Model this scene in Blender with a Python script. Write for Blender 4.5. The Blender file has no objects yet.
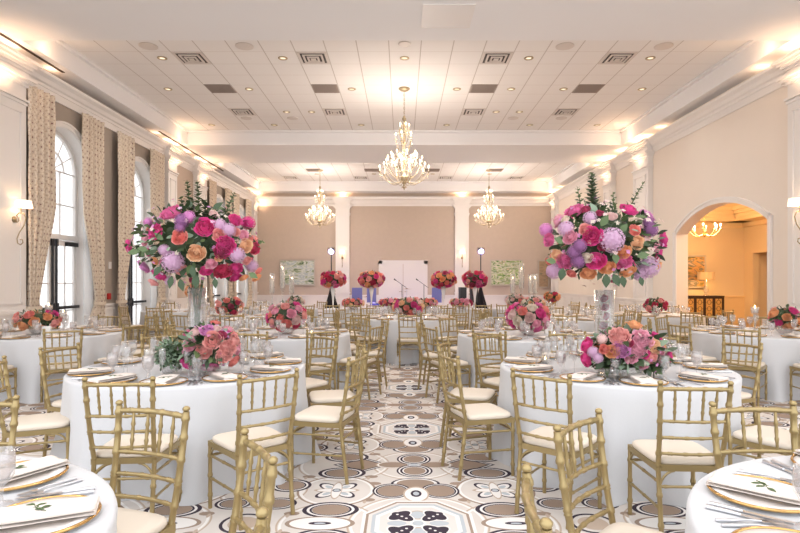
import bpy, math, random
from mathutils import Vector, Matrix, Euler
PI = math.pi
R = math.radians
S = bpy.context.scene
COL = S.collection
rnd = random.Random(7)

# ---------------------------------------------------------------- mesh builder
class MB:
    def __init__(s):
        s.v = []; s.f = []; s.m = []; s.sm = []
    def add(s, vs, fs, mi=0, smooth=True):
        o = len(s.v)
        s.v += [tuple(p) for p in vs]
        s.f += [tuple(i + o for i in f) for f in fs]
        s.m += [mi] * len(fs); s.sm += [smooth] * len(fs)
        return s
    def merge(s, other, M=None, mi=None):
        vs = other.v if M is None else [tuple(M @ Vector(p)) for p in other.v]
        o = len(s.v)
        s.v += vs
        s.f += [tuple(i + o for i in f) for f in other.f]
        s.m += (other.m if mi is None else [mi] * len(other.f)); s.sm += other.sm
        return s
    def box(s, x0, x1, y0, y1, z0, z1, mi=0):
        vs = [(x, y, z) for z in (z0, z1) for y in (y0, y1) for x in (x0, x1)]
        fs = [(0, 2, 3, 1), (4, 5, 7, 6), (0, 1, 5, 4), (2, 6, 7, 3), (0, 4, 6, 2), (1, 3, 7, 5)]
        return s.add(vs, fs, mi, False)
    def hexa(s, p, mi=0):   # p: 8 points, bottom 4 ccw, top 4 ccw
        return s.add(p, [(3, 2, 1, 0), (4, 5, 6, 7), (0, 1, 5, 4), (1, 2, 6, 5), (2, 3, 7, 6), (3, 0, 4, 7)], mi, False)
    def prism(s, poly, axis, a0, a1, mi=0, smooth=False):
        # poly: 2D points in the plane across the axis ('x': (y,z), 'y': (x,z), 'z': (x,y))
        def P(u, w, a):
            return {'x': (a, u, w), 'y': (u, a, w), 'z': (u, w, a)}[axis]
        n = len(poly)
        vs = [P(u, w, a0) for u, w in poly] + [P(u, w, a1) for u, w in poly]
        fs = [(i, (i + 1) % n, n + (i + 1) % n, n + i) for i in range(n)]
        s.add(vs, fs, mi, smooth)
        s.add(vs, [tuple(range(n - 1, -1, -1)), tuple(range(n, 2 * n))], mi, False)
        return s
    def tube(s, pts, rad, n=8, mi=0, cap=True, smooth=True):
        pts = [Vector(p) for p in pts]
        if not isinstance(rad, (list, tuple)): rad = [rad] * len(pts)
        vs = []; fs = []
        up = None
        for i, p in enumerate(pts):
            d = (pts[min(i + 1, len(pts) - 1)] - pts[max(i - 1, 0)])
            d = d.normalized() if d.length > 1e-9 else Vector((0, 0, 1))
            if up is None:
                up = d.orthogonal().normalized()
            else:
                up = (up - d * up.dot(d))
                up = up.normalized() if up.length > 1e-6 else d.orthogonal().normalized()
            w = d.cross(up)
            for k in range(n):
                a = 2 * PI * k / n
                vs.append(p + (up * math.cos(a) + w * math.sin(a)) * rad[i])
        for i in range(len(pts) - 1):
            for k in range(n):
                a = i * n + k; b = i * n + (k + 1) % n
                fs.append((a, b, b + n, a + n))
        s.add(vs, fs, mi, smooth)
        if cap:
            L = (len(pts) - 1) * n
            s.add([vs[k] for k in range(n)], [tuple(range(n - 1, -1, -1))], mi, False)
            s.add([vs[L + k] for k in range(n)], [tuple(range(n))], mi, False)
        return s
    def lathe(s, prof, n=24, mi=0, c=(0, 0, 0), smooth=True):
        vs = []; fs = []
        for r, z in prof:
            for k in range(n):
                a = 2 * PI * k / n
                vs.append((c[0] + r * math.cos(a), c[1] + r * math.sin(a), c[2] + z))
        for i in range(len(prof) - 1):
            for k in range(n):
                a = i * n + k; b = i * n + (k + 1) % n
                fs.append((a, b, b + n, a + n))
        s.add(vs, fs, mi, smooth)
        if prof[0][0] > 1e-4: s.add(vs[:n], [tuple(range(n - 1, -1, -1))], mi, False) if s_cap(prof[0]) else None
        return s
    def disc(s, r, z, n=24, mi=0, c=(0, 0)):
        vs = [(c[0] + r * math.cos(2 * PI * k / n), c[1] + r * math.sin(2 * PI * k / n), z) for k in range(n)]
        return s.add(vs, [tuple(range(n))], mi, False)
    def ball(s, c, r, n=8, m=6, mi=0, sz=1.0):
        prof = [(max(1e-5, r * math.sin(PI * i / m)), -r * sz * math.cos(PI * i / m)) for i in range(m + 1)]
        return s.lathe(prof, n, mi, c)
    def mesh(s, name, mats):
        me = bpy.data.meshes.new(name)
        me.from_pydata(s.v, [], s.f)
        for m in (mats if isinstance(mats, (list, tuple)) else [mats]): me.materials.append(m)
        me.polygons.foreach_set('material_index', s.m)
        me.polygons.foreach_set('use_smooth', s.sm)
        me.update()
        return me
    def build(s, name, mats, parent=None, loc=None, rotz=None):
        o = bpy.data.objects.new(name, s.mesh(name, mats))
        COL.objects.link(o)
        if parent is not None: o.parent = parent
        if loc is not None: o.location = loc
        if rotz is not None: o.rotation_euler = (0, 0, rotz)
        return o
def s_cap(p): return False

def tag(o, label=None, cat=None, group=None, kind=None):
    if label: o['label'] = label
    if cat: o['category'] = cat
    if group: o['group'] = group
    if kind: o['kind'] = kind
    return o
def empty(name, loc=(0, 0, 0), rz=0):
    o = bpy.data.objects.new(name, None); COL.objects.link(o)
    o.empty_display_size = .1
    o.location = loc; o.rotation_euler = (0, 0, rz)
    return o
def structure(o):
    o['kind'] = 'structure'; return o
def kids(o): return [c for c in bpy.data.objects if c.parent == o]
KIDS = {}
def snapshot(o):          # list a finished thing's tree once, so copying stays quick
    ch = kids(o); KIDS[o.name] = ch
    for c in ch: snapshot(c)
def copy_tree(o, parent=None):
    c = o.copy(); COL.objects.link(c)
    if parent is not None: c.parent = parent
    for ch in KIDS.get(o.name, []): copy_tree(ch, c)
    return c
def place(proto, loc, rz=0, label=None, group=None, first=set(), scale=None):
    if proto.name not in first:
        first.add(proto.name); snapshot(proto)
        proto['_kept'] = 1
        c = copy_tree(proto)
    else:
        c = copy_tree(proto)
    del c['_kept']
    c.location = loc; c.rotation_euler = (0, 0, rz)
    if scale: c.scale = (scale, scale, scale)
    if label: c['label'] = label
    if group: c['group'] = group
    return c
def drop_protos():
    def rm(x):
        for c in KIDS.get(x.name, []): rm(c)
        bpy.data.objects.remove(x, do_unlink=True)
    for n in [o.name for o in bpy.data.objects if o.get('_kept')]: rm(bpy.data.objects[n])

# ---------------------------------------------------------------- materials
def lin(c):
    return tuple(((x / 255) / 12.92 if x / 255 <= .04045 else ((x / 255 + .055) / 1.055) ** 2.4) for x in c) + (1,)
MATS = {}
def mat(name, rgb, rough=.5, metal=0, spec=.5, noise=0, nscale=20, emit=0, sheen=0, bump=0, bscale=200, coat=0):
    m = bpy.data.materials.new(name); m.use_nodes = True
    nt = m.node_tree; b = nt.nodes['Principled BSDF']
    b.inputs['Base Color'].default_value = lin(rgb)
    b.inputs['Roughness'].default_value = rough
    b.inputs['Metallic'].default_value = metal
    b.inputs['Specular IOR Level'].default_value = spec
    if sheen: b.inputs['Sheen Weight'].default_value = sheen
    if coat: b.inputs['Coat Weight'].default_value = coat
    if emit:
        b.inputs['Emission Color'].default_value = lin(rgb); b.inputs['Emission Strength'].default_value = emit
    tc = None
    if noise:
        tc = nt.nodes.new('ShaderNodeTexCoord')
        n = nt.nodes.new('ShaderNodeTexNoise'); n.inputs['Scale'].default_value = nscale; n.inputs['Detail'].default_value = 3
        nt.links.new(tc.outputs['Object'], n.inputs['Vector'])
        mx = nt.nodes.new('ShaderNodeMix'); mx.data_type = 'RGBA'
        c = lin(rgb)
        mx.inputs['A'].default_value = tuple(max(0, x * (1 - noise)) for x in c[:3]) + (1,)
        mx.inputs['B'].default_value = tuple(min(1, x * (1 + noise)) for x in c[:3]) + (1,)
        nt.links.new(n.outputs['Fac'], mx.inputs['Factor'])
        nt.links.new(mx.outputs['Result'], b.inputs['Base Color'])
    if bump:
        tc = tc or nt.nodes.new('ShaderNodeTexCoord')
        n2 = nt.nodes.new('ShaderNodeTexNoise'); n2.inputs['Scale'].default_value = bscale
        nt.links.new(tc.outputs['Object'], n2.inputs['Vector'])
        bp = nt.nodes.new('ShaderNodeBump'); bp.inputs['Strength'].default_value = bump; bp.inputs['Distance'].default_value = .01
        nt.links.new(n2.outputs['Fac'], bp.inputs['Height']); nt.links.new(bp.outputs['Normal'], b.inputs['Normal'])
    MATS[name] = m
    return m
def glass_mat(name, tint=(255, 255, 255), tr=.86, rough=.03, base=.08, body=.05):
    m = bpy.data.materials.new(name); m.use_nodes = True
    nt = m.node_tree; nt.nodes.clear()
    out = nt.nodes.new('ShaderNodeOutputMaterial')
    t = nt.nodes.new('ShaderNodeBsdfTransparent'); t.inputs['Color'].default_value = tuple(x * tr ** .3 for x in lin(tint)[:3]) + (1,)
    g = nt.nodes.new('ShaderNodeBsdfGlossy'); g.inputs['Roughness'].default_value = rough; g.inputs['Color'].default_value = (1, 1, 1, 1)
    lw = nt.nodes.new('ShaderNodeLayerWeight'); lw.inputs['Blend'].default_value = .35
    mr = nt.nodes.new('ShaderNodeMapRange'); mr.inputs['To Min'].default_value = base; mr.inputs['To Max'].default_value = .55
    nt.links.new(lw.outputs['Facing'], mr.inputs['Value'])
    mx = nt.nodes.new('ShaderNodeMixShader')
    nt.links.new(mr.outputs['Result'], mx.inputs['Fac']); nt.links.new(t.outputs[0], mx.inputs[1]); nt.links.new(g.outputs[0], mx.inputs[2])
    df = nt.nodes.new('ShaderNodeBsdfDiffuse'); df.inputs['Color'].default_value = (.95, .94, .93, 1)  # white diffuse share: a pale haze painted into the glass to brighten it
    m2 = nt.nodes.new('ShaderNodeMixShader'); m2.inputs['Fac'].default_value = body
    nt.links.new(mx.outputs[0], m2.inputs[1]); nt.links.new(df.outputs[0], m2.inputs[2])
    nt.links.new(m2.outputs[0], out.inputs['Surface'])
    MATS[name] = m
    return m
def emit_mat(name, rgb, s):
    m = bpy.data.materials.new(name); m.use_nodes = True
    nt = m.node_tree; nt.nodes.clear()
    out = nt.nodes.new('ShaderNodeOutputMaterial'); e = nt.nodes.new('ShaderNodeEmission')
    e.inputs['Color'].default_value = lin(rgb); e.inputs['Strength'].default_value = s
    nt.links.new(e.outputs[0], out.inputs['Surface']); MATS[name] = m
    return m

# node expressions: small algebra over sockets
class X:
    nt = None
    def __init__(s, v): s.v = v
    @staticmethod
    def op(kind, *a, clamp=False):
        n = X.nt.nodes.new('ShaderNodeMath'); n.operation = kind; n.use_clamp = clamp
        for i, x in enumerate(a):
            x = x.v if isinstance(x, X) else x
            if isinstance(x, (int, float)): n.inputs[i].default_value = x
            else: X.nt.links.new(x, n.inputs[i])
        return X(n.outputs[0])
    def __add__(s, o): return X.op('ADD', s, o)
    def __sub__(s, o): return X.op('SUBTRACT', s, o)
    def __rsub__(s, o): return X.op('SUBTRACT', o, s)
    def __mul__(s, o): return X.op('MULTIPLY', s, o)
    def __truediv__(s, o): return X.op('DIVIDE', s, o)
    def abs(s): return X.op('ABSOLUTE', s)
    def sqrt(s): return X.op('SQRT', s)
    def lt(s, o): return X.op('LESS_THAN', s, o)
    def max(s, o): return X.op('MAXIMUM', s, o)
    def min(s, o): return X.op('MINIMUM', s, o)
def pingpong(x, off, P):     # distance to the nearest multiple of P
    t = X.op('ADD', x, -off + 1000 * P)
    return (X.op('MODULO', t, P) - X.op('MULTIPLY', X.op('GREATER_THAN', X.op('MODULO', t, P), P / 2), P)).abs()
def mixc(base, colour, fac):
    n = X.nt.nodes.new('ShaderNodeMix'); n.data_type = 'RGBA'
    fv = fac.v if isinstance(fac, X) else fac
    if isinstance(fv, (int, float)): n.inputs['Factor'].default_value = fv
    else: X.nt.links.new(fv, n.inputs['Factor'])
    for k, c in (('A', base), ('B', colour)):
        if isinstance(c, tuple): n.inputs[k].default_value = c
        else: X.nt.links.new(c, n.inputs[k])
    return n.outputs['Result']

white_paint = mat('white_paint', (236, 231, 227), .45)
ceil_paint = mat('ceiling_paint', (238, 236, 236), .8)
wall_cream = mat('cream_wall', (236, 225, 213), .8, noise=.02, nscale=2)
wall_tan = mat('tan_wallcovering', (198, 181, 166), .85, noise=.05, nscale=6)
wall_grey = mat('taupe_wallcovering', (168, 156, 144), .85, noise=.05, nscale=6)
foyer_wall = mat('ochre_wall', (216, 194, 158), .8)
cloth_m = mat('white_linen', (209, 210, 213), .62, sheen=.25, bump=.05, bscale=60)
napkin_m = mat('ivory_napkin', (240, 230, 222), .8, bump=.05)
gold = mat('champagne_gold', (168, 148, 104), .34, metal=.5, noise=.06, nscale=14)
gold_shiny = mat('polished_gold', (214, 172, 110), .2, metal=.9)
cushion = mat('ivory_cushion', (226, 214, 198), .85, bump=.05, bscale=300)
china = mat('white_china', (242, 240, 236), .15, coat=.4)
silver = mat('silver', (222, 222, 226), .32, metal=1)
glass = glass_mat('clear_glass', base=.05)
crystal = glass_mat('cut_crystal', tint=(252, 250, 250), rough=.15, base=.08, body=.08)
crystal_w = glass_mat('chandelier_crystal', tint=(255, 250, 240), rough=.1, base=.25, body=.06)
pane_glass = glass_mat('window_glass', tr=.95, base=.03, body=0)
blackm = mat('black_metal', (38, 38, 42), .4)
black_cloth = mat('black_cloth', (30, 26, 34), .9)
wax = mat('ivory_wax', (248, 240, 228), .5)
flame = emit_mat('candle_flame', (255, 214, 150), 14)
bulb_m = emit_mat('lamp_bulb', (255, 226, 180), 7)
downlight_m = emit_mat('downlight_lens', (255, 230, 196), .7)
shade_m = mat('lamp_shade_fabric', (250, 226, 200), .8, emit=.75)
shade_tan = mat('tan_lamp_shade', (196, 160, 110), .8, emit=.15)
antique = mat('antique_brass', (176, 158, 128), .4, metal=.7)
vent_m = mat('vent_metal', (214, 205, 198), .5)
vent_d = mat('vent_dark', (92, 84, 80), .8)
vent_g = mat('return_grille', (150, 136, 128), .7)
slot_m = mat('slot_dark', (60, 45, 38), .8)
wood_d = mat('dark_wood', (48, 30, 24), .4)
greens = [mat('leaf_dark_green', (54, 74, 46), .55, noise=.25, nscale=9), mat('leaf_green', (84, 104, 64), .55, noise=.2, nscale=9),
          mat('leaf_sage', (138, 158, 134), .6, noise=.15, nscale=9)]
PAL = dict(magenta=(236, 78, 158), hotpink=(242, 126, 182), pink=(248, 182, 202), blush=(244, 216, 212), coral=(251, 156, 146),
           peach=(254, 208, 168), orange=(254, 188, 138), lavender=(226, 190, 218), purple=(172, 116, 168), cream=(244, 230, 214),
           red=(222, 66, 108), lilac=(232, 158, 214), salmon=(252, 184, 178), wine=(190, 66, 106))
def petal(name, rgb):
    m = mat(name, rgb, .6, noise=.10, nscale=1.5, sheen=.15)
    nt = m.node_tree; b = nt.nodes['Principled BSDF']; src = [l.from_socket for l in nt.links if l.to_socket == b.inputs['Base Color']][0]
    t = nt.nodes.new('ShaderNodeBsdfTranslucent'); x = nt.nodes.new('ShaderNodeMixShader'); x.inputs[0].default_value = .35
    nt.links.new(src, t.inputs['Color']); nt.links.new(b.outputs[0], x.inputs[1]); nt.links.new(t.outputs[0], x.inputs[2])
    nt.links.new(x.outputs[0], nt.nodes['Material Output'].inputs['Surface'])
    return m
PM = {k: petal('petal_' + k, v) for k, v in PAL.items()}
EXPO = 1.1
WORLD = 1.1
DOWN = 24
COVE = 3
CHANDEL = 85
# ---------------------------------------------------------------- camera and picture
EYE = 1.48
cam = bpy.data.cameras.new('camera'); co = bpy.data.objects.new('camera', cam); COL.objects.link(co)
co.location = (0, 0, EYE); co.rotation_euler = (PI / 2, 0, 0)
cam.sensor_width = 36; cam.lens = 550 / 800 * 36; cam.shift_x = -2 / 800; cam.shift_y = 14.5 / 800
cam.clip_start = .05
S.camera = co
S.view_settings.view_transform = 'Standard'; S.view_settings.look = 'None'; S.view_settings.gamma = 1
S.view_settings.exposure = EXPO
S.cycles.max_bounces = 8; S.cycles.diffuse_bounces = 4; S.cycles.glossy_bounces = 3; S.cycles.transparent_max_bounces = 24
S.cycles.sample_clamp_indirect = 4; S.cycles.caustics_reflective = False; S.cycles.caustics_refractive = False
w = bpy.data.worlds.new('daylight'); S.world = w; w.use_nodes = True
bg = w.node_tree.nodes['Background']; bg.inputs['Color'].default_value = (.95, .97, 1, 1); bg.inputs['Strength'].default_value = WORLD

# ---------------------------------------------------------------- room shell
XL, XR, YB, Y0 = -6.7, 6.8, 25.0, 2.0
ZS, ZC, ZCR = EYE + 3.98, EYE + 4.4, EYE + 3.61     # soffit, coffer ceiling, underside of the crown
IL, IR = -6.28, 6.42                               # inner edges of the side soffits

# carpet
def carpet_material():
    m = bpy.data.materials.new('patterned_carpet'); m.use_nodes = True
    nt = m.node_tree; X.nt = nt; b = nt.nodes['Principled BSDF']; b.inputs['Roughness'].default_value = .95
    b.inputs['Specular IOR Level'].default_value = .1
    tc = nt.nodes.new('ShaderNodeTexCoord')
    nz = nt.nodes.new('ShaderNodeTexNoise'); nz.inputs['Scale'].default_value = 6; nt.links.new(tc.outputs['Object'], nz.inputs['Vector'])
    sp = nt.nodes.new('ShaderNodeSeparateXYZ'); nt.links.new(tc.outputs['Object'], sp.inputs[0])
    x, y = X(sp.outputs[0]), X(sp.outputs[1])
    P = 2.14
    u = pingpong(x, .098, P); v = pingpong(y, 3.36, P)
    cream, brown, dark, white, bluegrey, tan = [lin(c) for c in ((224, 218, 213), (162, 142, 127), (70, 62, 72), (240, 236, 233), (190, 196, 202), (194, 175, 158))]
    def ell(a, c, rx, ry): return (((u - a) / rx) * ((u - a) / rx) + ((v - c) / ry) * ((v - c) / ry)).sqrt()
    def disk(d, r=1.0): return d.lt(r)
    def ring(d, r, wd): return (d - r).abs().lt(wd)
    def oct_(r, a=0, c=0):
        uu, vv = (u - a).abs(), (v - c).abs()
        return uu.max(vv).max((uu + vv) * .7071)
    col = mixc(cream, lin((212, 202, 194)), X(nz.outputs['Fac']) * .8)
    for (a, c, r) in ((0, 0, .43), (0, 1.07, .33), (.56, 1.07, .36), (1.07, .53, .30), (.56, 0, .30)):
        d = ell(a, c, 1, 1); col = mixc(col, tan, ring(d, r, .006)); col = mixc(col, white, ring(d, r - .02, .008))
    for (a, c) in ((.33, .80), (.30, .66), (.80, .80), (.33, .36), (.80, .14)):
        d = ell(a, c, .05, .03); col = mixc(col, brown, disk(d)); d = ell(a + .02, c - .03, .012, .03); col = mixc(col, tan, disk(d))
    # big thin rings round the four-petal flowers
    for (a, c) in ((.56, .53),):
        d = ell(a, c, 1, 1)
        col = mixc(col, brown, ring(d, .27, .008)); col = mixc(col, white, ring(d, .25, .010))
        # petals
        du, dv = (u - a), (v - c)
        for s1, s2 in ((1, 1), (1, -1)):
            p = (du * s1 + dv * s2) * .7071; q = (du * s2 - dv * s1) * .7071
            for sg in (1, -1):
                dd = (((p - .085 * sg) / .085) * ((p - .085 * sg) / .085) + (q / .045) * (q / .045)).sqrt()
                col = mixc(col, dark, ring(dd, 1.0, .14)); col = mixc(col, white, disk(dd, .86)); col = mixc(col, bluegrey, disk(dd, .45))
        for (rx, ry) in ((.15, .035), (.035, .15)):
            dd = ell(a, c, rx, ry); col = mixc(col, white, disk(dd)); col = mixc(col, tan, ring(dd, 1, .08))
        col = mixc(col, dark, disk(d, .030)); col = mixc(col, bluegrey, disk(d, .022))
    # lozenge between the flower columns
    d = (u - .42).abs() * .9 + (v - 1.07).abs() * 1.15
    col = mixc(col, dark, d.lt(.21)); col = mixc(col, white, d.lt(.19)); col = mixc(col, dark, d.lt(.175)); col = mixc(col, brown, d.lt(.155))
    # ovals above and below each flower
    for (a, c, rx, ry) in ((.56, .88, .15, .10), (.56, .20, .15, .10), (.90, .62, .12, .10), (.92, .30, .10, .08)):
        d = ell(a, c, rx, ry)
        col = mixc(col, dark, ring(d, 1.12, .10) ); col = mixc(col, white, disk(d, 1.03)); col = mixc(col, dark, ring(d, .86, .05))
        col = mixc(col, brown, disk(d, .80))
    # pointed white leaf with a dark lens between the lower ovals
    d = ell(.60, 0, .20, .09); col = mixc(col, white, disk(d)); col = mixc(col, brown, ring(d, 1.0, .07))
    d = ell(.60, 0, .07, .022); col = mixc(col, dark, disk(d)); col = mixc(col, bluegrey, disk(d, .5))
    # dome and crescents by the octagon
    d = ell(0, .66, .16, .10); col = mixc(col, dark, disk(d, 1.12)); col = mixc(col, white, disk(d, 1.0)); col = mixc(col, brown, disk(d, .86))
    d = ell(.17, .52, .12, .12); col = mixc(col, dark, disk(d, 1.14)); col = mixc(col, white, disk(d, 1.02)); col = mixc(col, dark, ring(d, .9, .05)); col = mixc(col, brown, disk(d, .84))
    d = ell(0, .46, .085, .13); col = mixc(col, white, disk(d)); col = mixc(col, tan, ring(d, 1, .07))
    d = ell(0, .47, .038, .06); col = mixc(col, dark, disk(d)); col = mixc(col, bluegrey, disk(d, .55))
    # interlaced circles at the half period
    d = ell(.17, 1.07, .12, .07); col = mixc(col, white, disk(d, 1.15)); col = mixc(col, tan, ring(d, 1.12, .05)); col = mixc(col, brown, disk(d, .95))
    d = ell(0, .93, .13, .13); col = mixc(col, dark, disk(d, 1.08)); col = mixc(col, white, disk(d, .97)); col = mixc(col, dark, ring(d, .80, .07)); col = mixc(col, brown, disk(d, .66))
    d = ell(0, 1.07, .05, .03); col = mixc(col, bluegrey, disk(d))
    # octagon medallion with its cross of dotted dark leaves
    o = oct_(1)
    for r, c in ((.345, white), (.325, brown), (.308, cream), (.285, bluegrey), (.262, white), (.235, cream)): col = mixc(col, c, o.lt(r))
    d = ell(.13, .0, .06, .035); col = mixc(col, bluegrey, disk(d))
    d = ell(0, .12, .05, .06); col = mixc(col, bluegrey, disk(d)); col = mixc(col, tan, ring(d, 1, .1))
    p = (u + v) * .7071; q = (u - v) * .7071
    dd = (((p - .135) / .085) * ((p - .135) / .085) + (q / .045) * (q / .045)).sqrt()
    dd2 = (((p - .16) / .045) * ((p - .16) / .045) + (q / .085) * (q / .085)).sqrt()
    dm = dd.min(dd2)
    col = mixc(col, white, dm.lt(1.15)); col = mixc(col, dark, dm.lt(1.0))
    for k in (.10, .14, .18): col = mixc(col, white, (((p - k) * (p - k) + q * q).sqrt()).lt(.009))
    d = ell(0, 0, .05, .05); col = mixc(col, white, disk(d)); col = mixc(col, bluegrey, disk(d, .7))
    # centre line between octagon columns (x half period)
    d = ell(1.07, 1.07, .14, .14); col = mixc(col, brown, ring(d, 1, .08)); col = mixc(col, dark, ring(d, .8, .06)); col = mixc(col, brown, disk(d, .6))
    d = ell(1.07, .0, .13, .13); col = mixc(col, dark, ring(d, 1, .08)); col = mixc(col, tan, disk(d, .7))
    nt.links.new(col, b.inputs['Base Color'])
    return m
fl = MB(); fl.box(XL - .3, XR, -1.5, YB + .3, -.1, 0)
structure(fl.build('floor', carpet_material()))

# acoustic tile ceiling in the two coffers
def tile_material():
    m = bpy.data.materials.new('acoustic_tiles'); m.use_nodes = True
    nt = m.node_tree; X.nt = nt; b = nt.nodes['Principled BSDF']; b.inputs['Roughness'].default_value = .9
    tc = nt.nodes.new('ShaderNodeTexCoord'); sp = nt.nodes.new('ShaderNodeSeparateXYZ'); nt.links.new(tc.outputs['Object'], sp.inputs[0])
    x, y = X(sp.outputs[0]), X(sp.outputs[1])
    lx = pingpong(x, .355, .6).lt(.009); ly = pingpong(y, 10.55, .6).lt(.007)
    col = mixc(lin((236, 232, 229)), lin((196, 187, 180)), lx)
    col = mixc(col, lin((218, 210, 204)), ly * (1 - lx))
    nt.links.new(col, b.inputs['Base Color'])
    return m
tiles = tile_material()
CF = ((9.1, 16.1), (18.5, 24.3))
ce = MB()
ce.box(XL - .3, XR + .3, Y0, CF[0][0], ZS, ZS + .1); ce.box(XL - .3, XR + .3, CF[0][1], CF[1][0], ZS, ZS + .1)
ce.box(XL - .3, XR + .3, CF[1][1], YB + .3, ZS, ZS + .1)
for a, c in CF:
    ce.box(XL - .3, IL - .04, a, c, ZS, ZS + .1); ce.box(IR + .04, XR + .3, a, c, ZS, ZS + .1)
    # inner faces of the coffer and their small moulding
    ce.box(IL - .04, IL, a, c, ZS, ZC + .05); ce.box(IR, IR + .04, a, c, ZS, ZC + .05)
    ce.box(IL - .04, IR + .04, a - .04, a, ZS + .1, ZC + .05); ce.box(IL - .04, IR + .04, c, c + .04, ZS + .1, ZC + .05)
    for (x0, x1, y0, y1) in ((IL, IL + .07, a, c), (IR - .07, IR, a, c), (IL, IR, c - .07, c), (IL, IR, a, a + .07)):
        ce.box(x0, x1, y0, y1, ZC - .06, ZC + .02)
structure(ce.build('ceiling', ceil_paint))
ct = MB()
for a, c in CF: ct.box(IL - .04, IR + .04, a - .04, c + .04, ZC, ZC + .08)
structure(ct.build('ceiling_tiles', tiles))

# walls with arched openings: X = const planes
def arch_z(y, yc, hw, zs, rise):
    t = (y - yc) / hw
    if abs(rise - hw) < 1e-3: return zs + hw * math.sqrt(max(0, 1 - t * t))
    rr = (hw * hw + rise * rise) / (2 * rise)
    return zs - (rr - rise) + math.sqrt(max(0, rr * rr - (y - yc) ** 2))
def wall_x(name, x0, x1, ya, yb, z1, ops, material, n=20):
    mb = MB(); cur = ya
    for (yc, hw, zs, rise) in ops:
        mb.box(x0, x1, cur, yc - hw, 0, z1)
        for k in range(n):
            a = yc - hw * math.cos(PI * k / n); c = yc - hw * math.cos(PI * (k + 1) / n)
            za, zb = arch_z(a, yc, hw, zs, rise), arch_z(c, yc, hw, zs, rise)
            mb.hexa([(x0, a, za), (x1, a, za), (x1, c, zb), (x0, c, zb), (x0, a, z1), (x1, a, z1), (x1, c, z1), (x0, c, z1)])
        cur = yc + hw
    mb.box(x0, x1, cur, yb, 0, z1)
    return structure(mb.build(name, material))
WIN = [10.94, 14.0, 20.0, 22.7]
HW, ZSP = .82, 3.7
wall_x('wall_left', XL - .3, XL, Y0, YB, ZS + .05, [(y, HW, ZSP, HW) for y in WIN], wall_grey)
ARC = (11.9, 1.7, 2.63, .52)
wall_x('wall_right', XR, XR + .27, Y0, YB, ZS + .05, [ARC], wall_cream, 28)
bw = MB(); bw.box(XL - .3, XR + .3, YB, YB + .2, 0, ZS + .05)
structure(bw.build('wall_back', wall_tan))

# crown mouldings (run along y) and the back crown
def crown_profile(sgn, xw):
    pts = [(0, ZCR), (.05, ZCR), (.06, ZCR + .05), (.10, ZCR + .07), (.14, ZCR + .13), (.22, ZCR + .17), (.24, ZCR + .21), (.20, ZCR + .21), (.18, ZCR + .18), (0, ZCR + .18)]
    return [(xw + sgn * a, z) for a, z in pts]
for nm, xw, sgn in (('trim_1', XL, 1), ('trim_2', XR, -1)):
    cm = MB(); cm.prism(crown_profile(sgn, xw), 'y', Y0, YB)
    cm.box(min(xw, xw + sgn * .03), max(xw, xw + sgn * .03), Y0, YB, ZCR - .14, ZCR)
    structure(cm.build(nm, white_paint))
zb = EYE + 3.40
cm = MB(); cm.prism([(YB, zb), (YB - .05, zb), (YB - .07, zb + .08), (YB - .12, zb + .12), (YB - .18, zb + .24), (YB - .26, zb + .30), (YB - .28, zb + .40), (YB - .2, zb + .4), (YB, zb + .34)], 'x', XL, XR)
structure(cm.build('trim_3', white_paint))
# slots: linear diffusers in the left soffit
def soffit_slot(y0, y1, label):
    q = MB(); q.box(XL + .21, XL + .27, y0, y1, ZS - .008, ZS - .001)
    tag(q.build('slot_diffuser', slot_m), label, 'air vent', 'linear slots in the left soffit')
soffit_slot(8.0, 10.5, 'long dark linear air slot over the nearest left window')
soffit_slot(14.6, 19.9, 'long dark linear air slot further along the left soffit')

# wainscot and chair rails
def wainscot(name, plane, c, sgn, a, b_, top=.92, d=.025):
    q = MB()
    def bx(u0, u1, d1, z0, z1):
        lo, hi = sorted((c, c + sgn * d1))
        if plane == 'x': q.box(lo, hi, u0, u1, z0, z1)
        else: q.box(u0, u1, lo, hi, z0, z1)
    bx(a, b_, d, 0, top); bx(a, b_, d + .015, 0, .16); bx(a, b_, d + .035, top, top + .05)
    n = max(1, int((b_ - a) / 1.0)); L = (b_ - a) / n
    for i in range(n):
        u0, u1 = a + i * L + .08, a + (i + 1) * L - .08
        if u1 - u0 < .1: continue
        for (p0, p1, z0, z1) in ((u0, u1, .24, .265), (u0, u1, top - .1, top - .075), (u0, u0 + .025, .24, top - .075), (u1 - .025, u1, .24, top - .075)):
            bx(p0, p1, d + .012, z0, z1)
    structure(q.build(name, white_paint))
cur = Y0
segs = []
for y in WIN:
    segs.append((cur, y - HW - .12)); cur = y + HW + .12
segs.append((cur, YB))
for i, (a, c) in enumerate(segs): wainscot('baseboard_left', 'x', XL, 1, a, c)
wainscot('baseboard_right', 'x', XR, -1, Y0, ARC[0] - ARC[1] - .14)
wainscot('baseboard_right', 'x', XR, -1, ARC[0] + ARC[1] + .14, YB)
wainscot('baseboard_back', 'y', YB, -1, XL, -1.06, .8); wainscot('baseboard_back', 'y', YB, -1, 1.16, XR, .8)

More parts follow.
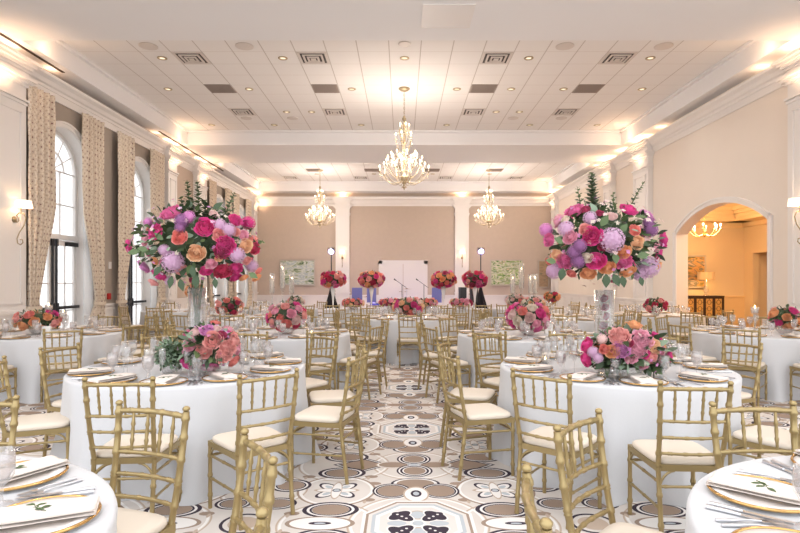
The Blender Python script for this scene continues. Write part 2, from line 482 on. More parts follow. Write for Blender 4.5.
# pilasters
def pilaster(n, plane, c, sgn, a, b_, d=.14, top=None, cap=.30):
    top = top or ZCR - .14
    q = MB()
    def bx(u0, u1, d0, d1, z0, z1):
        lo, hi = sorted((c + sgn * d0, c + sgn * d1))
        if plane == 'x': q.box(lo, hi, u0, u1, z0, z1)
        else: q.box(u0, u1, lo, hi, z0, z1)
    bx(a, b_, 0, d, 0, top)
    bx(a - .05, b_ + .05, 0, d + .05, 0, .25); bx(a - .03, b_ + .03, 0, d + .03, .25, .32)
    bx(a - .03, b_ + .03, 0, d + .04, .92, .98)
    for i, (e, z) in enumerate(((.02, -.42), (.04, -.36), (.03, -.1), (.08, -.05), (.12, 0))):
        bx(a - e, b_ + e, 0, d + e, top + z, top + z + (.04 if i < 2 else .05))
    # corbel that spreads up to the soffit
    for k in range(6):
        e = .02 + .16 * (k / 5) ** 2
        bx(a - e, b_ + e, 0, d + e, top + .05 + k * .05, top + .1 + k * .05) if top + .1 + k * .05 < ZS else None
    for (z0, z1) in ((1.08, top - .55), (.36, .86)):
        u0, u1 = a + .12, b_ - .12
        if u1 - u0 > .08:
            for (p0, p1, w0, w1) in ((u0, u1, z0, z0 + .03), (u0, u1, z1 - .03, z1), (u0, u0 + .03, z0, z1), (u1 - .03, u1, z0, z1)):
                bx(p0, p1, d - .001, d + .018, w0, w1)
    structure(q.build('trim_%d' % n, white_paint))
PIL_L = [(8.35, 9.6), (15.45, 16.05), (17.6, 18.5), (24.4, 24.95)]
PIL_R = [(8.6, 9.5), (14.9, 15.85), (17.5, 18.2), (23.9, 24.6)]
k = 4
for a, c in PIL_L: pilaster(k, 'x', XL, 1, a, c); k += 1
for a, c in PIL_R: pilaster(k, 'x', XR, -1, a, c); k += 1
for a, c in ((-3.0, -2.38), (2.4, 3.02)): pilaster(k, 'y', YB, -1, a, c, .16, top=zb - .02); k += 1
# tan wall panel between the two middle left pilasters
q = MB(); q.box(XL, XL + .02, 16.05, 17.6, .98, ZCR - .14); structure(q.build('trim_%d' % k, wall_tan)); k += 1

# windows with the glazed double doors below
def arc_band(mb, x0, x1, yc, r0, r1, zs, n=24, a0=0, a1=PI):
    for i in range(n):
        p, q_ = a0 + (a1 - a0) * i / n, a0 + (a1 - a0) * (i + 1) / n
        def P(x, r, a): return (x, yc + r * math.cos(a), zs + r * math.sin(a))
        mb.hexa([P(x0, r0, p), P(x1, r0, p), P(x1, r1, p), P(x0, r1, p), P(x0, r0, q_), P(x1, r0, q_), P(x1, r1, q_), P(x0, r1, q_)])
def make_window(i, yc):
    xo = XL - .3
    w_ = structure(empty('window_%d' % i, (0, 0, 0)))
    # casing on the room side
    cs = MB(); arc_band(cs, XL, XL + .03, yc, HW, HW + .11, ZSP); arc_band(cs, XL + .03, XL + .055, yc, HW + .07, HW + .11, ZSP)
    for s in (-1, 1):
        y0, y1 = sorted((yc + s * HW, yc + s * (HW + .11))); cs.box(XL, XL + .03, y0, y1, 0, ZSP)
        y0, y1 = sorted((yc + s * (HW + .07), yc + s * (HW + .11))); cs.box(XL + .03, XL + .055, y0, y1, 0, ZSP)
    cs.build('window_casing', white_paint, w_)
    rv = MB(); arc_band(rv, XL - .3, XL, yc, HW - .012, HW, ZSP)      # white reveal
    for s in (-1, 1):
        y0, y1 = sorted((yc + s * (HW - .012), yc + s * HW)); rv.box(XL - .3, XL, y0, y1, 0, ZSP)
    rv.build('window_reveal', white_paint, w_)
    fr = MB(); arc_band(fr, xo, xo + .07, yc, HW - .09, HW - .012, ZSP)
    for s in (-1, 1):
        y0, y1 = sorted((yc + s * (HW - .09), yc + s * (HW - .012))); fr.box(xo, xo + .07, y0, y1, 2.42, ZSP)
    fr.box(xo, xo + .1, yc - HW + .012, yc + HW - .012, 2.32, 2.42)
    fr.build('window_frame', white_paint, w_)
    mu = MB()
    ri = HW - .09
    for dy in (-ri / 3, ri / 3): mu.box(xo + .02, xo + .05, yc + dy - .013, yc + dy + .013, 2.42, ZSP)
    for z in (3.02, ZSP - .013): mu.box(xo + .02, xo + .05, yc - ri, yc + ri, z, z + .026)
    arc_band(mu, xo + .02, xo + .05, yc, ri * .5, ri * .5 + .026, ZSP, 18)
    for a in (30, 60, 90, 120, 150):
        c_, s_ = math.cos(R(a)), math.sin(R(a))
        for (r0, r1) in ((.0, ri),):
            y0, z0, y1, z1 = yc + r0 * c_, ZSP + r0 * s_, yc + r1 * c_, ZSP + r1 * s_
            mu.tube([(xo + .035, y0, z0), (xo + .035, y1, z1)], .013, 4, smooth=False)
    mu.build('window_muntin', white_paint, w_)
    pn = MB(); pn.box(xo + .031, xo + .036, yc - ri, yc + ri, 2.42, ZSP)
    pn.prism([(yc + ri * math.cos(PI * t / 16), ZSP + ri * math.sin(PI * t / 16)) for t in range(17)], 'x', xo + .031, xo + .036)
    pn.build('pane', pane_glass, w_)
    # double doors
    d_ = structure(empty('door_%d' % i, (0, 0, 0)))
    for s in (-1, 1):
        y0, y1 = sorted((yc + s * .03, yc + s * (HW - .03)))
        lf = MB()
        lf.box(xo + .01, xo + .06, y0, y1, .01, .22); lf.box(xo + .01, xo + .06, y0, y1, 2.2, 2.31)
        lf.box(xo + .01, xo + .06, y0, y0 + .09, .22, 2.2); lf.box(xo + .01, xo + .06, y1 - .09, y1, .22, 2.2)
        ym = (y0 + y1) / 2
        lf.box(xo + .02, xo + .05, ym - .012, ym + .012, .22, 2.2)
        for z in (.86, 1.42): lf.box(xo + .02, xo + .05, y0 + .09, y1 - .09, z, z + .024)
        leaf = lf.build('door_leaf', white_paint, d_)
        g = MB(); g.box(xo + .032, xo + .036, y0 + .09, y1 - .09, .22, 2.2); g.build('pane', pane_glass, leaf)
        h = MB(); h.box(xo + .09, xo + .14, y0 + .04, y1 - .03, .91, .97)
        h.box(xo + .06, xo + .13, yc + s * .05 - .035, yc + s * .05 + .035, .84, 1.04); h.build('panic_bar', blackm, leaf)
        r_ = MB(); r_.box(xo + .07, xo + .11, yc + s * .06 - .011, yc + s * .06 + .011, .1, 2.3)
        r_.box(xo + .06, xo + .12, yc + s * .06 - .026, yc + s * .06 + .026, 2.18, 2.32); r_.build('vertical_rod', blackm, leaf)
        if s > 0:
            c2 = MB(); c2.box(xo + .06, xo + .13, y0 + .35, y1 - .05, 2.2, 2.28); c2.build('door_closer', blackm, leaf)
for i, y in enumerate(WIN): make_window(i + 1, y)
# the terrace outside
g = MB(); g.box(-30, XL - .3, -4, 40, -.16, -.06); structure(g.build('ground', mat('pale_paving', (226, 226, 224), .9)))

# archway casing on the right wall
ac = MB()
yc, hw, zs_, rise = ARC
rr = (hw * hw + rise * rise) / (2 * rise); zc0 = zs_ - (rr - rise); th = math.asin(hw / rr)
for (d0, d1, w0, w1) in ((0, .03, 0, .12), (.03, .05, .08, .12)):
    n = 28
    for i in range(n):
        a, c = -th + 2 * th * i / n, -th + 2 * th * (i + 1) / n
        def P(x, r, t): return (x, yc + r * math.sin(t), zc0 + r * math.cos(t))
        x0, x1 = XR - d1, XR - d0
        ac.hexa([P(x0, rr + w0, a), P(x1, rr + w0, a), P(x1, rr + w1, a), P(x0, rr + w1, a), P(x0, rr + w0, c), P(x1, rr + w0, c), P(x1, rr + w1, c), P(x0, rr + w1, c)])
    for s in (-1, 1):
        y0, y1 = sorted((yc + s * (hw + w0), yc + s * (hw + w1))); ac.box(XR - d1, XR - d0, y0, y1, 0, zs_ + w1 * .5)
structure(ac.build('trim_%d' % k, white_paint)); k += 1

# back double door
dd = structure(empty('door_5', (.05, YB, 0)))
f_ = MB()
for s in (-1, 1): x0, x1 = sorted((s * .95, s * 1.11)); f_.box(x0, x1, -.06, 0, 0, 2.4)
f_.box(-1.11, 1.11, -.06, 0, 2.26, 2.42); f_.build('door_frame', white_paint, dd)
for s in (-1, 1):
    x0, x1 = sorted((s * .01, s * .95)); l = MB(); l.box(x0, x1, -.04, 0, .01, 2.26)
    for (z0, z1) in ((.2, .95), (1.1, 2.1)):
        u0, u1 = x0 + .15, x1 - .15
        for (a, c, e, f2) in ((u0, u1, z0, z0 + .03), (u0, u1, z1 - .03, z1), (u0, u0 + .03, z0, z1), (u1 - .03, u1, z0, z1)): l.box(a, c, -.055, -.04, e, f2)
    lo = l.build('door_leaf', white_paint, dd)
    hnd = MB(); hnd.tube([(s * .07, -.04, 1.0), (s * .07, -.1, 1.0), (s * .18, -.1, 1.0)], .011, 6); hnd.build('door_handle', antique, lo)

# ---------------------------------------------------------------- foyer seen through the arch
FX0, FX1, FY0, FY1, FZ = XR + .27, 11.07, 9.0, 17.8, 3.35
wood = mat('foyer_wood_floor', (150, 104, 62), .4, noise=.15, nscale=5)
q = MB(); q.box(XR, FX1 + 2.2, FY0, FY1 + .2, -.1, -.002); structure(q.build('floor_foyer', wood))
q = MB(); q.box(FX0, FX1 + .2, FY1, FY1 + .2, 0, 3.9); structure(q.build('wall_foyer_back', foyer_wall))
q = MB(); q.box(FX1, FX1 + .2, 17.35, FY1, 0, 3.9); q.box(FX1, FX1 + .2, 15.6, 17.35, 2.36, 3.9); q.box(FX1, FX1 + .2, FY0, 15.6, 0, 3.9)
q.box(FX1 + 2, FX1 + 2.1, 15, 18, 0, 2.6); q.box(FX1 + .2, FX1 + 2, 15, 18, 2.36, 2.46); q.box(FX1 + .2, FX1 + 2, 17.4, 17.5, 0, 2.36); q.box(FX1 + .2, FX1 + 2, 15.5, 15.6, 0, 2.36)
structure(q.build('wall_foyer_side', foyer_wall))
q = MB(); q.box(FX0, FX1 + 2.2, FY0 - .1, FY0, 0, 3.9); structure(q.build('wall_foyer_front', foyer_wall))
q = MB()
q.box(FX0, FX1, FY0, FY1, 3.75, 3.85)
for (a0, a1, c0, c1) in ((FX0, FX0 + .7, FY0, FY1), (FX1 - .7, FX1, FY0, FY1), (FX0, FX1, FY0, FY0 + .7), (FX0, FX1, FY1 - .7, FY1)): q.box(a0, a1, c0, c1, FZ, FZ + .12)
for (e, z) in ((.75, FZ + .1), (.85, FZ + .2), (.95, FZ + .3)):
    for (a0, a1, c0, c1) in ((FX0, FX0 + e, FY0, FY1), (FX1 - e, FX1, FY0, FY1), (FX0, FX1, FY0, FY0 + e), (FX0, FX1, FY1 - e, FY1)): q.box(a0, a1, c0, c1, z, z + .1)
q.box(FX0, FX1, FY1 - .1, FY1, FZ - .14, FZ); q.box(FX1 - .1, FX1, FY0, FY1, FZ - .14, FZ)
structure(q.build('ceiling_foyer', mat('foyer_ceiling', (232, 204, 158), .8)))
q = MB(); q.box(FX0, FX1, FY1 - .02, FY1, 0, .95); q.box(FX0, FX1, FY1 - .05, FY1, .95, 1.0); q.box(FX0, FX1, FY1 - .04, FY1, 0, .15)
structure(q.build('baseboard_foyer', mat('foyer_dado', (228, 196, 146), .7)))
# console cabinet with fretwork doors
cb = tag(empty('console_cabinet', (9.4, 17.3, 0)), 'dark wooden console cabinet with fretwork gold-glass doors beyond the arch', 'cabinet')
b_ = MB(); b_.box(-.62, .62, -.2, .25, .1, .14); b_.box(-.62, .62, -.22, .25, .98, 1.02); b_.box(-.62, -.57, -.2, .25, .14, .98); b_.box(.57, .62, -.2, .25, .14, .98)
b_.box(-.62, .62, .2, .25, .14, .98); b_.box(-.62, .62, -.2, .25, .22, .27)
b_.build('body', wood_d, cb)
mirr = mat('antique_mirror', (214, 176, 110), .3, metal=.5)
for i in range(4):
    x0 = -.58 + i * .29
    d = MB()
    for (a0, a1, z0, z1) in ((x0, x0 + .29, .27, .32), (x0, x0 + .29, .93, .98), (x0, x0 + .04, .32, .93), (x0 + .25, x0 + .29, .32, .93)): d.box(a0, a1, -.225, -.2, z0, z1)
    cx = x0 + .145
    for z in (.42, .62, .82):
        pts = [(cx + .06 * math.cos(t * PI / 6), -.215, z + .07 * math.sin(t * PI / 6)) for t in range(13)]
        d.tube(pts, .008, 4, cap=False)
    d.tube([(cx, -.215, .32), (cx, -.215, .35)], .008, 4); d.tube([(cx, -.215, .89), (cx, -.215, .93)], .008, 4)
    for z in (.42, .62, .82):
        d.tube([(x0 + .04, -.215, z), (cx - .06, -.215, z)], .008, 4); d.tube([(cx + .06, -.215, z), (x0 + .25, -.215, z)], .008, 4)
    do = d.build('door', wood_d, cb)
    p = MB(); p.box(x0 + .04, x0 + .25, -.205, -.2, .32, .93); p.build('door_panel', mirr, do)
for sx in (-.56, .56):
    for sy in (-.16, .2):
        l = MB(); l.tube([(sx, sy, 0), (sx, sy, .1)], [.02, .03], 8); l.build('leg', wood_d, cb)
# table lamp
tl = tag(empty('table_lamp', (9.55, 17.28, 1.021)), 'table lamp with tan drum shade standing on the dark console cabinet', 'lamp')
q = MB(); q.lathe([(.001, 0), (.08, 0), (.08, .02), (.03, .04), (.07, .12), (.085, .2), (.05, .28), (.02, .33), (.015, .55), (.001, .55)], 16); q.build('lamp_base', crystal, tl)
q = MB(); q.lathe([(.25, .50), (.24, .74)], 24); q.build('lamp_shade', shade_tan, tl)
def painting(name, plane, pos, w_, h_, label, cols, seed, frame_mat, sgn=-1, scale=3):
    e = tag(empty(name, pos), label, 'painting')
    f = MB(); t = .05
    for (a, c, z0, z1) in ((-w_ / 2, w_ / 2, -h_ / 2, -h_ / 2 + t), (-w_ / 2, w_ / 2, h_ / 2 - t, h_ / 2), (-w_ / 2, -w_ / 2 + t, -h_ / 2 + t, h_ / 2 - t), (w_ / 2 - t, w_ / 2, -h_ / 2 + t, h_ / 2 - t)):
        f.box(a, c, -.05, -.002, z0, z1)
    f.build('picture_frame', frame_mat, e)
    m = bpy.data.materials.new('painted_canvas'); m.use_nodes = True; nt = m.node_tree; b = nt.nodes['Principled BSDF']; b.inputs['Roughness'].default_value = .7
    tc = nt.nodes.new('ShaderNodeTexCoord'); mp = nt.nodes.new('ShaderNodeMapping'); mp.inputs['Scale'].default_value = (1, 1, 2.4); mp.inputs['Location'].default_value = (seed, 0, seed)
    n = nt.nodes.new('ShaderNodeTexNoise'); n.inputs['Scale'].default_value = scale; n.inputs['Distortion'].default_value = 1.2
    cr = nt.nodes.new('ShaderNodeValToRGB')
    nt.links.new(tc.outputs['Object'], mp.inputs[0]); nt.links.new(mp.outputs[0], n.inputs['Vector']); nt.links.new(n.outputs['Fac'], cr.inputs['Fac'])
    els = cr.color_ramp.elements
    while len(els) < len(cols): els.new(.5)
    for i, c in enumerate(cols): els[i].position = .28 + .44 * i / (len(cols) - 1); els[i].color = lin(c)
    nt.links.new(cr.outputs['Color'], b.inputs['Base Color'])
    cv = MB(); cv.box(-w_ / 2 + t, w_ / 2 - t, -.03, -.01, -h_ / 2 + t, h_ / 2 - t); cv.build('canvas', m, e)
    return e
silver_frame = mat('silver_frame', (190, 180, 168), .4, metal=.4)
painting('landscape_painting', 'y', (-4.75, YB - .03, 1.86), 1.6, 1.18, 'wide misty green landscape painting left on the tan back wall', [(70, 96, 70), (150, 165, 130), (214, 216, 206), (160, 176, 178), (226, 224, 214)], 1.3, silver_frame)
painting('landscape_painting', 'y', (4.75, YB - .03, 1.86), 1.5, 1.18, 'green garden painting on the back wall behind the right candles', [(66, 110, 60), (150, 178, 104), (222, 214, 196), (110, 146, 90), (214, 190, 160)], 4.1, silver_frame)
painting('landscape_painting', 'y', (6.42, YB - .03, 1.8), .5, 1.25, 'narrow framed painting in the right corner of the back wall', [(140, 120, 90), (180, 150, 120), (110, 110, 90)], 7.7, silver_frame)
painting('landscape_painting', 'y', (9.3, FY1 - .02, 1.78), 1.02, 1.06, 'dusky landscape painting hanging beyond the arch above the cabinet', [(60, 70, 40), (120, 110, 60), (200, 150, 90), (90, 100, 90), (220, 180, 150)], 2.2, silver_frame, scale=2)
# exit sign camera bracket on the right wall
q = MB(); q.box(-.10, 0, -.05, .05, -.14, .14); q.box(0, .1, -.02, .02, -.02, .04)
tag(q.build('wall_speaker', blackm, loc=(XR - .24, 19.9, EYE + 2.62)), 'small black speaker box high on the right wall', 'speaker')
q = MB(); q.box(0, .03, -.06, .06, -.07, .07); q.build
tag(q.build('fire_alarm_pull', mat('alarm_red', (190, 40, 40), .4), loc=(XL, 12.55, 1.13)), 'red fire alarm pull on the wall between the left windows', 'alarm')
q = MB(); q.box(0, .02, -.05, .05, -.08, .08)
tag(q.build('wall_plate', white_paint, loc=(XL, 12.6, 1.62 + .22)), 'white switch plate on the wall between the left windows', 'switch')
# access panel in the front soffit
q = MB()
for (a, c, e, f2) in ((.3, 1.06, 7.9, 7.93), (.3, 1.06, 8.6, 8.63), (.3, .33, 7.93, 8.6), (1.03, 1.06, 7.93, 8.6)): q.box(a, c, e, f2, ZS - .012, ZS - .001)
q.box(.33, 1.03, 7.93, 8.6, ZS - .006, ZS - .001)
tag(q.build('access_panel', white_paint), 'square white access panel in the ceiling beam', 'access panel')
# ---------------------------------------------------------------- ceiling fixtures
def side(x):
    return 'far left' if x < -3 else 'left of centre' if x < 0 else 'right of centre' if x < 3 else 'far right'
def vent(x, y, row):
    e = tag(empty('ceiling_diffuser', (x, y, ZC)), 'square stepped supply air diffuser, %s, %s row' % (side(x), row), 'air vent', 'square ceiling diffusers')
    a = MB()
    for i, (r0, r1, z0, z1) in enumerate(((.24, .29, -.012, 0), (.16, .195, -.026, -.008), (.08, .115, -.036, -.018))):
        for (p, q_, s_, t) in ((-r1, r1, -r1, -r0), (-r1, r1, r0, r1), (-r1, -r0, -r0, r0), (r0, r1, -r0, r0)): a.box(p, q_, s_, t, z0, z1)
    a.box(-.05, .05, -.05, .05, -.036, -.03)
    a.build('frame', vent_m, e)
    b = MB(); b.box(-.24, .24, -.24, .24, -.004, -.001); b.build('backing', vent_d, e)
def grille(x, y, row):
    a = MB(); a.box(-.29, .29, -.27, .27, -.012, -.001)
    for k in range(9): a.box(-.26, .26, -.25 + k * .058, -.225 + k * .058, -.02, -.012)
    tag(a.build('return_grille', vent_g, loc=(x, y, ZC)), 'square grey return air grille, %s, %s row' % (side(x), row), 'air vent', 'grey return grilles')
for x in (-4.145, -1.745, 1.855, 4.255):
    vent(x, 10.85, 'nearest'); grille(x, 12.57, 'nearer ceiling'); vent(x, 14.3, 'second')
for x in (-4.75, -1.75, 1.85, 4.85): vent(x, 23.4, 'furthest')
for x in (-3.5, -1.2, 1.2, 3.7): grille(x, 21.8, 'further ceiling')
dl = tag(empty('recessed_downlight'), 'x', 'downlight')
a = MB(); a.lathe([(.095, -.001), (.095, -.010), (.056, -.012), (.055, -.003)], 20); a.build('trim_ring', antique, dl)
a = MB(); a.disc(.055, -.004, 20); a.add([], []); a.build('lens', downlight_m, dl)
CANS = [(10.85, (-4.73, -2.35, .05, 2.5, 4.9)), (12.6, (-5.36, -3.5, -1.15, 1.26, 2.5, 3.7, 5.5)), (14.3, (-3.0, -2.35, 2.45, 3.05)), (15.5, (-5.36, -3.6, -1.15, 1.26, 3.6, 5.5)),
        (20.3, (-4.75, -2.3, 0.05, 2.4, 4.85)), (22.6, (-3.5, -1.15, 1.26, 3.6))]
rows = ['first', 'second', 'third', 'fourth', 'fifth', 'sixth']
nxt = ['far left', 'left', 'inner left', 'middle', 'inner right', 'right', 'far right']
for ri, (y, xs) in enumerate(CANS):
    for xi, x in enumerate(xs):
        nm = nxt[round(xi * 6 / (len(xs) - 1))] if len(xs) > 1 else 'middle'
        o = place(dl, (x, y, ZC), 0, 'small round recessed downlight, %s of the %s ceiling row from the camera' % (nm, rows[ri]), 'recessed downlights')
for (x, y, r, l) in ((-4.75, 10.3, .17, 'far left'), (-2.95, 10.3, .17, 'inner left'), (3.05, 10.3, .17, 'inner right'), (4.9, 10.3, .17, 'far right'), (.05, 10.2, .12, 'middle')):
    a = MB(); a.lathe([(r, -.001), (r, -.01), (r - .015, -.016), (.001, -.016)], 24)
    tag(a.build('ceiling_speaker', vent_m, loc=(x, y, ZC)), 'round flat ceiling speaker, %s, nearest the beam' % l, 'speaker', 'round ceiling speakers')
for (x, l) in ((-4.2, 'far left'), (-2.95, 'left'), (3.0, 'right'), (4.3, 'far right')):
    a = MB(); a.lathe([(.15, -.001), (.15, -.01), (.13, -.016), (.001, -.016)], 24)
    tag(a.build('ceiling_speaker', vent_m, loc=(x, 14.85, ZC)), 'round flat ceiling speaker, %s, at the back of the near coffer' % l, 'speaker', 'round ceiling speakers')

# ---------------------------------------------------------------- chandeliers
def make_chandelier():
    root = tag(empty('crystal_chandelier'), 'x', 'chandelier')
    z0 = 3.80 - ZC      # hub height below the ceiling
    a = MB(); a.lathe([(.001, 0), (.13, 0), (.13, -.02), (.09, -.05), (.02, -.07), (.001, -.07)], 20); a.build('ceiling_canopy', antique, root)
    a = MB()
    for k in range(12):
        z = -.07 - k * .05
        pts = [(.014 * math.cos(t * PI / 4) * (k % 2), .014 * math.cos(t * PI / 4) * (1 - k % 2), z - .03 + .03 * math.sin(t * PI / 4)) for t in range(9)]
        a.tube(pts, .005, 4, cap=False)
    a.build('chain', antique, root)
    a = MB(); a.lathe([(.001, -.62), (.02, -.63), (.05, -.70), (.018, -.76), (.03, -.85), (.016, -.95), (.016, -1.2), (.04, -1.25), (.02, -1.3), (.018, -1.6), (.05, -1.66), (.02, -1.72), (.022, -1.95), (.07, z0 + .08), (.09, z0), (.05, z0 - .08), (.02, z0 - .12), (.04, z0 - .16), (.015, z0 - .22), (.001, z0 - .25)], 14)
    a.build('stem', antique, root)
    tiers = [(.11, 4.93, 5, 4.62, 0), (.19, 4.72, 5, 4.42, .6), (.30, 4.28, 8, 4.02, .2), (.42, 4.16, 8, 3.9, .5), (.56, 3.98, 10, 3.80, 0)]
    for (r, zt, n, zh, off) in tiers:
        for k in range(n):
            an = 2 * PI * k / n + off; c, s_ = math.cos(an), math.sin(an)
            zt_, zh_ = zt - ZC, zh - ZC
            prof = []
            for t in range(9):
                u = t / 8
                rr_ = .02 + (r - .02) * u
                zz = zh_ + (zt_ - zh_ - .02) * (u ** 2.2) - .13 * r / .56 * math.sin(PI * u)
                prof.append((rr_ * c, rr_ * s_, zz))
            arm = MB(); arm.tube(prof, .008, 5); arm.lathe([(.006, -.02), (.035, -.008), (.038, 0), (.02, .004)], 10, 0, (r * c, r * s_, zt_))
            ao = arm.build('arm', antique, root)
            cd = MB(); cd.tube([(r * c, r * s_, zt_), (r * c, r * s_, zt_ + .09)], .011, 8); cd.build('candle_sleeve', wax, ao)
            bb = MB(); bb.lathe([(.001, 0), (.013, .012), (.016, .028), (.009, .05), (.001, .068)], 8, 0, (r * c, r * s_, zt_ + .09)); bb.build('bulb', bulb_m, ao)
    cr = MB(); rr2 = random.Random(3)
    def drop(x, y, z, s=.014):
        cr.add([(x + s, y, z), (x, y + s, z), (x - s, y, z), (x, y - s, z), (x, y, z + s * 1.1), (x, y, z - s * 2.3)],
               [(0, 1, 4), (1, 2, 4), (2, 3, 4), (3, 0, 4), (1, 0, 5), (2, 1, 5), (3, 2, 5), (0, 3, 5)], 0, False)
    for (r, zt, n, zh, off) in tiers:
        for k in range(n):
            an = 2 * PI * k / n + off; an2 = an + 2 * PI / n
            drop(r * math.cos(an), r * math.sin(an), zt - ZC - .05, .017)
            for t in range(1, 8):
                u = t / 8; a_ = an + (an2 - an) * u; sag = .10 * math.sin(PI * u)
                drop(r * .98 * math.cos(a_), r * .98 * math.sin(a_), zt - ZC - .03 - sag, .008)
            for t in range(1, 7):      # strings up to the stem
                u = t / 7; drop(r * (1 - u) * math.cos(an), r * (1 - u) * math.sin(an), zt - ZC + .0 + (.28) * u ** 1.6 - .05 * math.sin(PI * u), .007)
    for k in range(16):
        an = k * PI / 8; drop(.1 * math.cos(an), .1 * math.sin(an), z0 - .06, .014); drop(.05 * math.cos(an), .05 * math.sin(an), z0 - .17, .012)
    for k in range(12):
        an = k * PI / 6; drop(.13 * math.cos(an), .13 * math.sin(an), -1.02, .016)
        for t in range(5): drop(.13 * (1 - t / 6) * math.cos(an), .13 * (1 - t / 6) * math.sin(an), -1.0 + .05 * t, .009)
    tag(cr.build('crystal_drops', crystal_w, root), kind='stuff')
    return root
cha = make_chandelier()
CHA = [(.05, 12.57, 'large crystal chandelier hanging centrally, nearest of the three'), (-3.25, 21.8, 'crystal chandelier hanging in front of the left half of the back wall'), (3.45, 21.8, 'crystal chandelier hanging in front of the right half of the back wall')]
for x, y, l in CHA: place(cha, (x, y, ZC), .3 * x, l, 'crystal chandeliers')
# small foyer chandelier
fc = tag(empty('brass_chandelier', (8.25, 15.0, 3.75)), 'small brass candle chandelier glowing in the foyer beyond the arch', 'chandelier')
a = MB(); a.lathe([(.001, 0), (.07, 0), (.06, -.03), (.008, -.04), (.008, -.7), (.03, -.75), (.04, -.9), (.06, -.98), (.03, -1.05), (.001, -1.08)], 12); a.build('stem', gold_shiny, fc)
for k in range(8):
    an = k * PI / 4 + .2; c, s_ = math.cos(an), math.sin(an)
    arm = MB(); arm.tube([((.03 + .35 * t / 7) * c, (.03 + .35 * t / 7) * s_, -.98 - .09 * math.sin(PI * t / 7) + .10 * (t / 7) ** 2) for t in range(8)], .01, 5)
    arm.lathe([(.005, -.02), (.04, 0), (.02, .004)], 10, 0, (.38 * c, .38 * s_, -.88)); ao = arm.build('arm', gold_shiny, fc)
    b2 = MB(); b2.tube([(.38 * c, .38 * s_, -.88), (.38 * c, .38 * s_, -.78)], .014, 8); b2.build('candle_sleeve', wax, ao)
    b3 = MB(); b3.ball((.38 * c, .38 * s_, -.75), .022, 8, 6, 0, 1.5); b3.build('bulb', bulb_m, ao)

# ---------------------------------------------------------------- wall sconces
def make_sconce():
    root = tag(empty('wall_sconce'), 'x', 'sconce')   # +x points away from the wall
    a = MB(); a.lathe([(.001, 0), (.055, 0), (.05, .02), (.015, .035), (.001, .035)], 14)
    for i, v in enumerate(a.v): a.v[i] = (v[2], v[0], v[1] - .1)
    a.build('back_plate', antique, root)
    sc = MB()
    def spiral(cx, cz, r0, r1, a0, a1, n=18):
        return [(cx + (r0 + (r1 - r0) * t / n) * math.cos(a0 + (a1 - a0) * t / n), 0, cz + (r0 + (r1 - r0) * t / n) * math.sin(a0 + (a1 - a0) * t / n)) for t in range(n + 1)]
    p = [(.02, 0, -.1), (.06, 0, -.11), (.09, 0, -.08)] + spiral(.1, -.03, .03, .09, R(-60), R(130), 8)[::-1][:0]
    sc.tube([(.02, 0, -.1), (.05, 0, -.15), (.08, 0, -.12), (.07, 0, -.07), (.04, 0, -.03), (.09, 0, .01), (.17, 0, .0), (.2, 0, -.08), (.17, 0, -.2), (.09, 0, -.32), (.05, 0, -.42), (.06, 0, -.50), (.11, 0, -.53), (.15, 0, -.49), (.14, 0, -.44), (.10, 0, -.44)], .009, 6)
    sc.tube([(.12, 0, .01), (.12, 0, .1)], .008, 6)
    sc.build('scroll_arm', antique, root)
    sh = MB(); sh.lathe([(.135, .1), (.12, .22)], 24)
    sh.v = [(v[0] + .16, v[1], v[2]) for v in sh.v]
    sh.build('lamp_shade', shade_m, root)
    bb = MB(); bb.ball((.16, 0, .17), .03, 8, 6); bb.build('bulb', bulb_m, root)
    return root
sco = make_sconce()
SCO = [(XL + .14, 9.3, 0, 'left wall pilaster nearest the camera'), (XL + .14, 15.75, 0, 'left pilaster beyond the second window'), (XL + .14, 18.05, 0, 'left pilaster beyond the tan panel'),
       (XR - .14, 9.05, PI, 'right wall pilaster nearest the camera'), (XR - .14, 15.35, PI, 'right pilaster beyond the arch'), (XR - .14, 17.85, PI, 'second right pilaster beyond the arch'),
       (-2.69, YB - .16, -PI / 2, 'left pilaster of the back wall'), (2.71, YB - .16, -PI / 2, 'right pilaster of the back wall')]
for x, y, a_, l in SCO:
    place(sco, (x, y, 2.62), a_, 'brass scroll sconce with pale shade on the ' + l, 'scroll wall sconces')

# ---------------------------------------------------------------- curtains
def drape_material(name, base, dot, dot2, scale):
    m = bpy.data.materials.new(name); m.use_nodes = True
    nt = m.node_tree; X.nt = nt; b = nt.nodes['Principled BSDF']; b.inputs['Roughness'].default_value = .9
    uv = nt.nodes.new('ShaderNodeUVMap'); sp = nt.nodes.new('ShaderNodeSeparateXYZ'); nt.links.new(uv.outputs[0], sp.inputs[0])
    u, v = X(sp.outputs[0]), X(sp.outputs[1])
    du = pingpong(u, 0, .10); dv = pingpong(v, 0, .13)
    du2 = pingpong(u, .05, .10); dv2 = pingpong(v, .065, .13)
    nz = nt.nodes.new('ShaderNodeTexNoise'); nz.inputs['Scale'].default_value = 28; nt.links.new(uv.outputs[0], nz.inputs['Vector'])
    wob = (X(nz.outputs['Fac']) - .5) * .03
    d1 = (du * du + dv * dv).sqrt() + wob; d2 = (du2 * du2 + dv2 * dv2).sqrt() + wob
    col = mixc(lin(base), lin(dot2), (X(nz.outputs['Fac'])).lt(.44) * .5)
    col = mixc(col, lin(dot), (d1 - .0).lt(.013)); col = mixc(col, lin(dot2), d2.lt(.018))
    col = mixc(col, lin(dot2), (d1 - .03).abs().lt(.004))
    nt.links.new(col, b.inputs['Base Color'])
    return m
drape_m = drape_material('patterned_drape', (224, 210, 192), (132, 92, 86), (200, 180, 158), 1)
sheer = mat('sheer_voile', (240, 243, 246), .8)
_nt = sheer.node_tree; _b = _nt.nodes['Principled BSDF']; _b.inputs['Transmission Weight'].default_value = 0
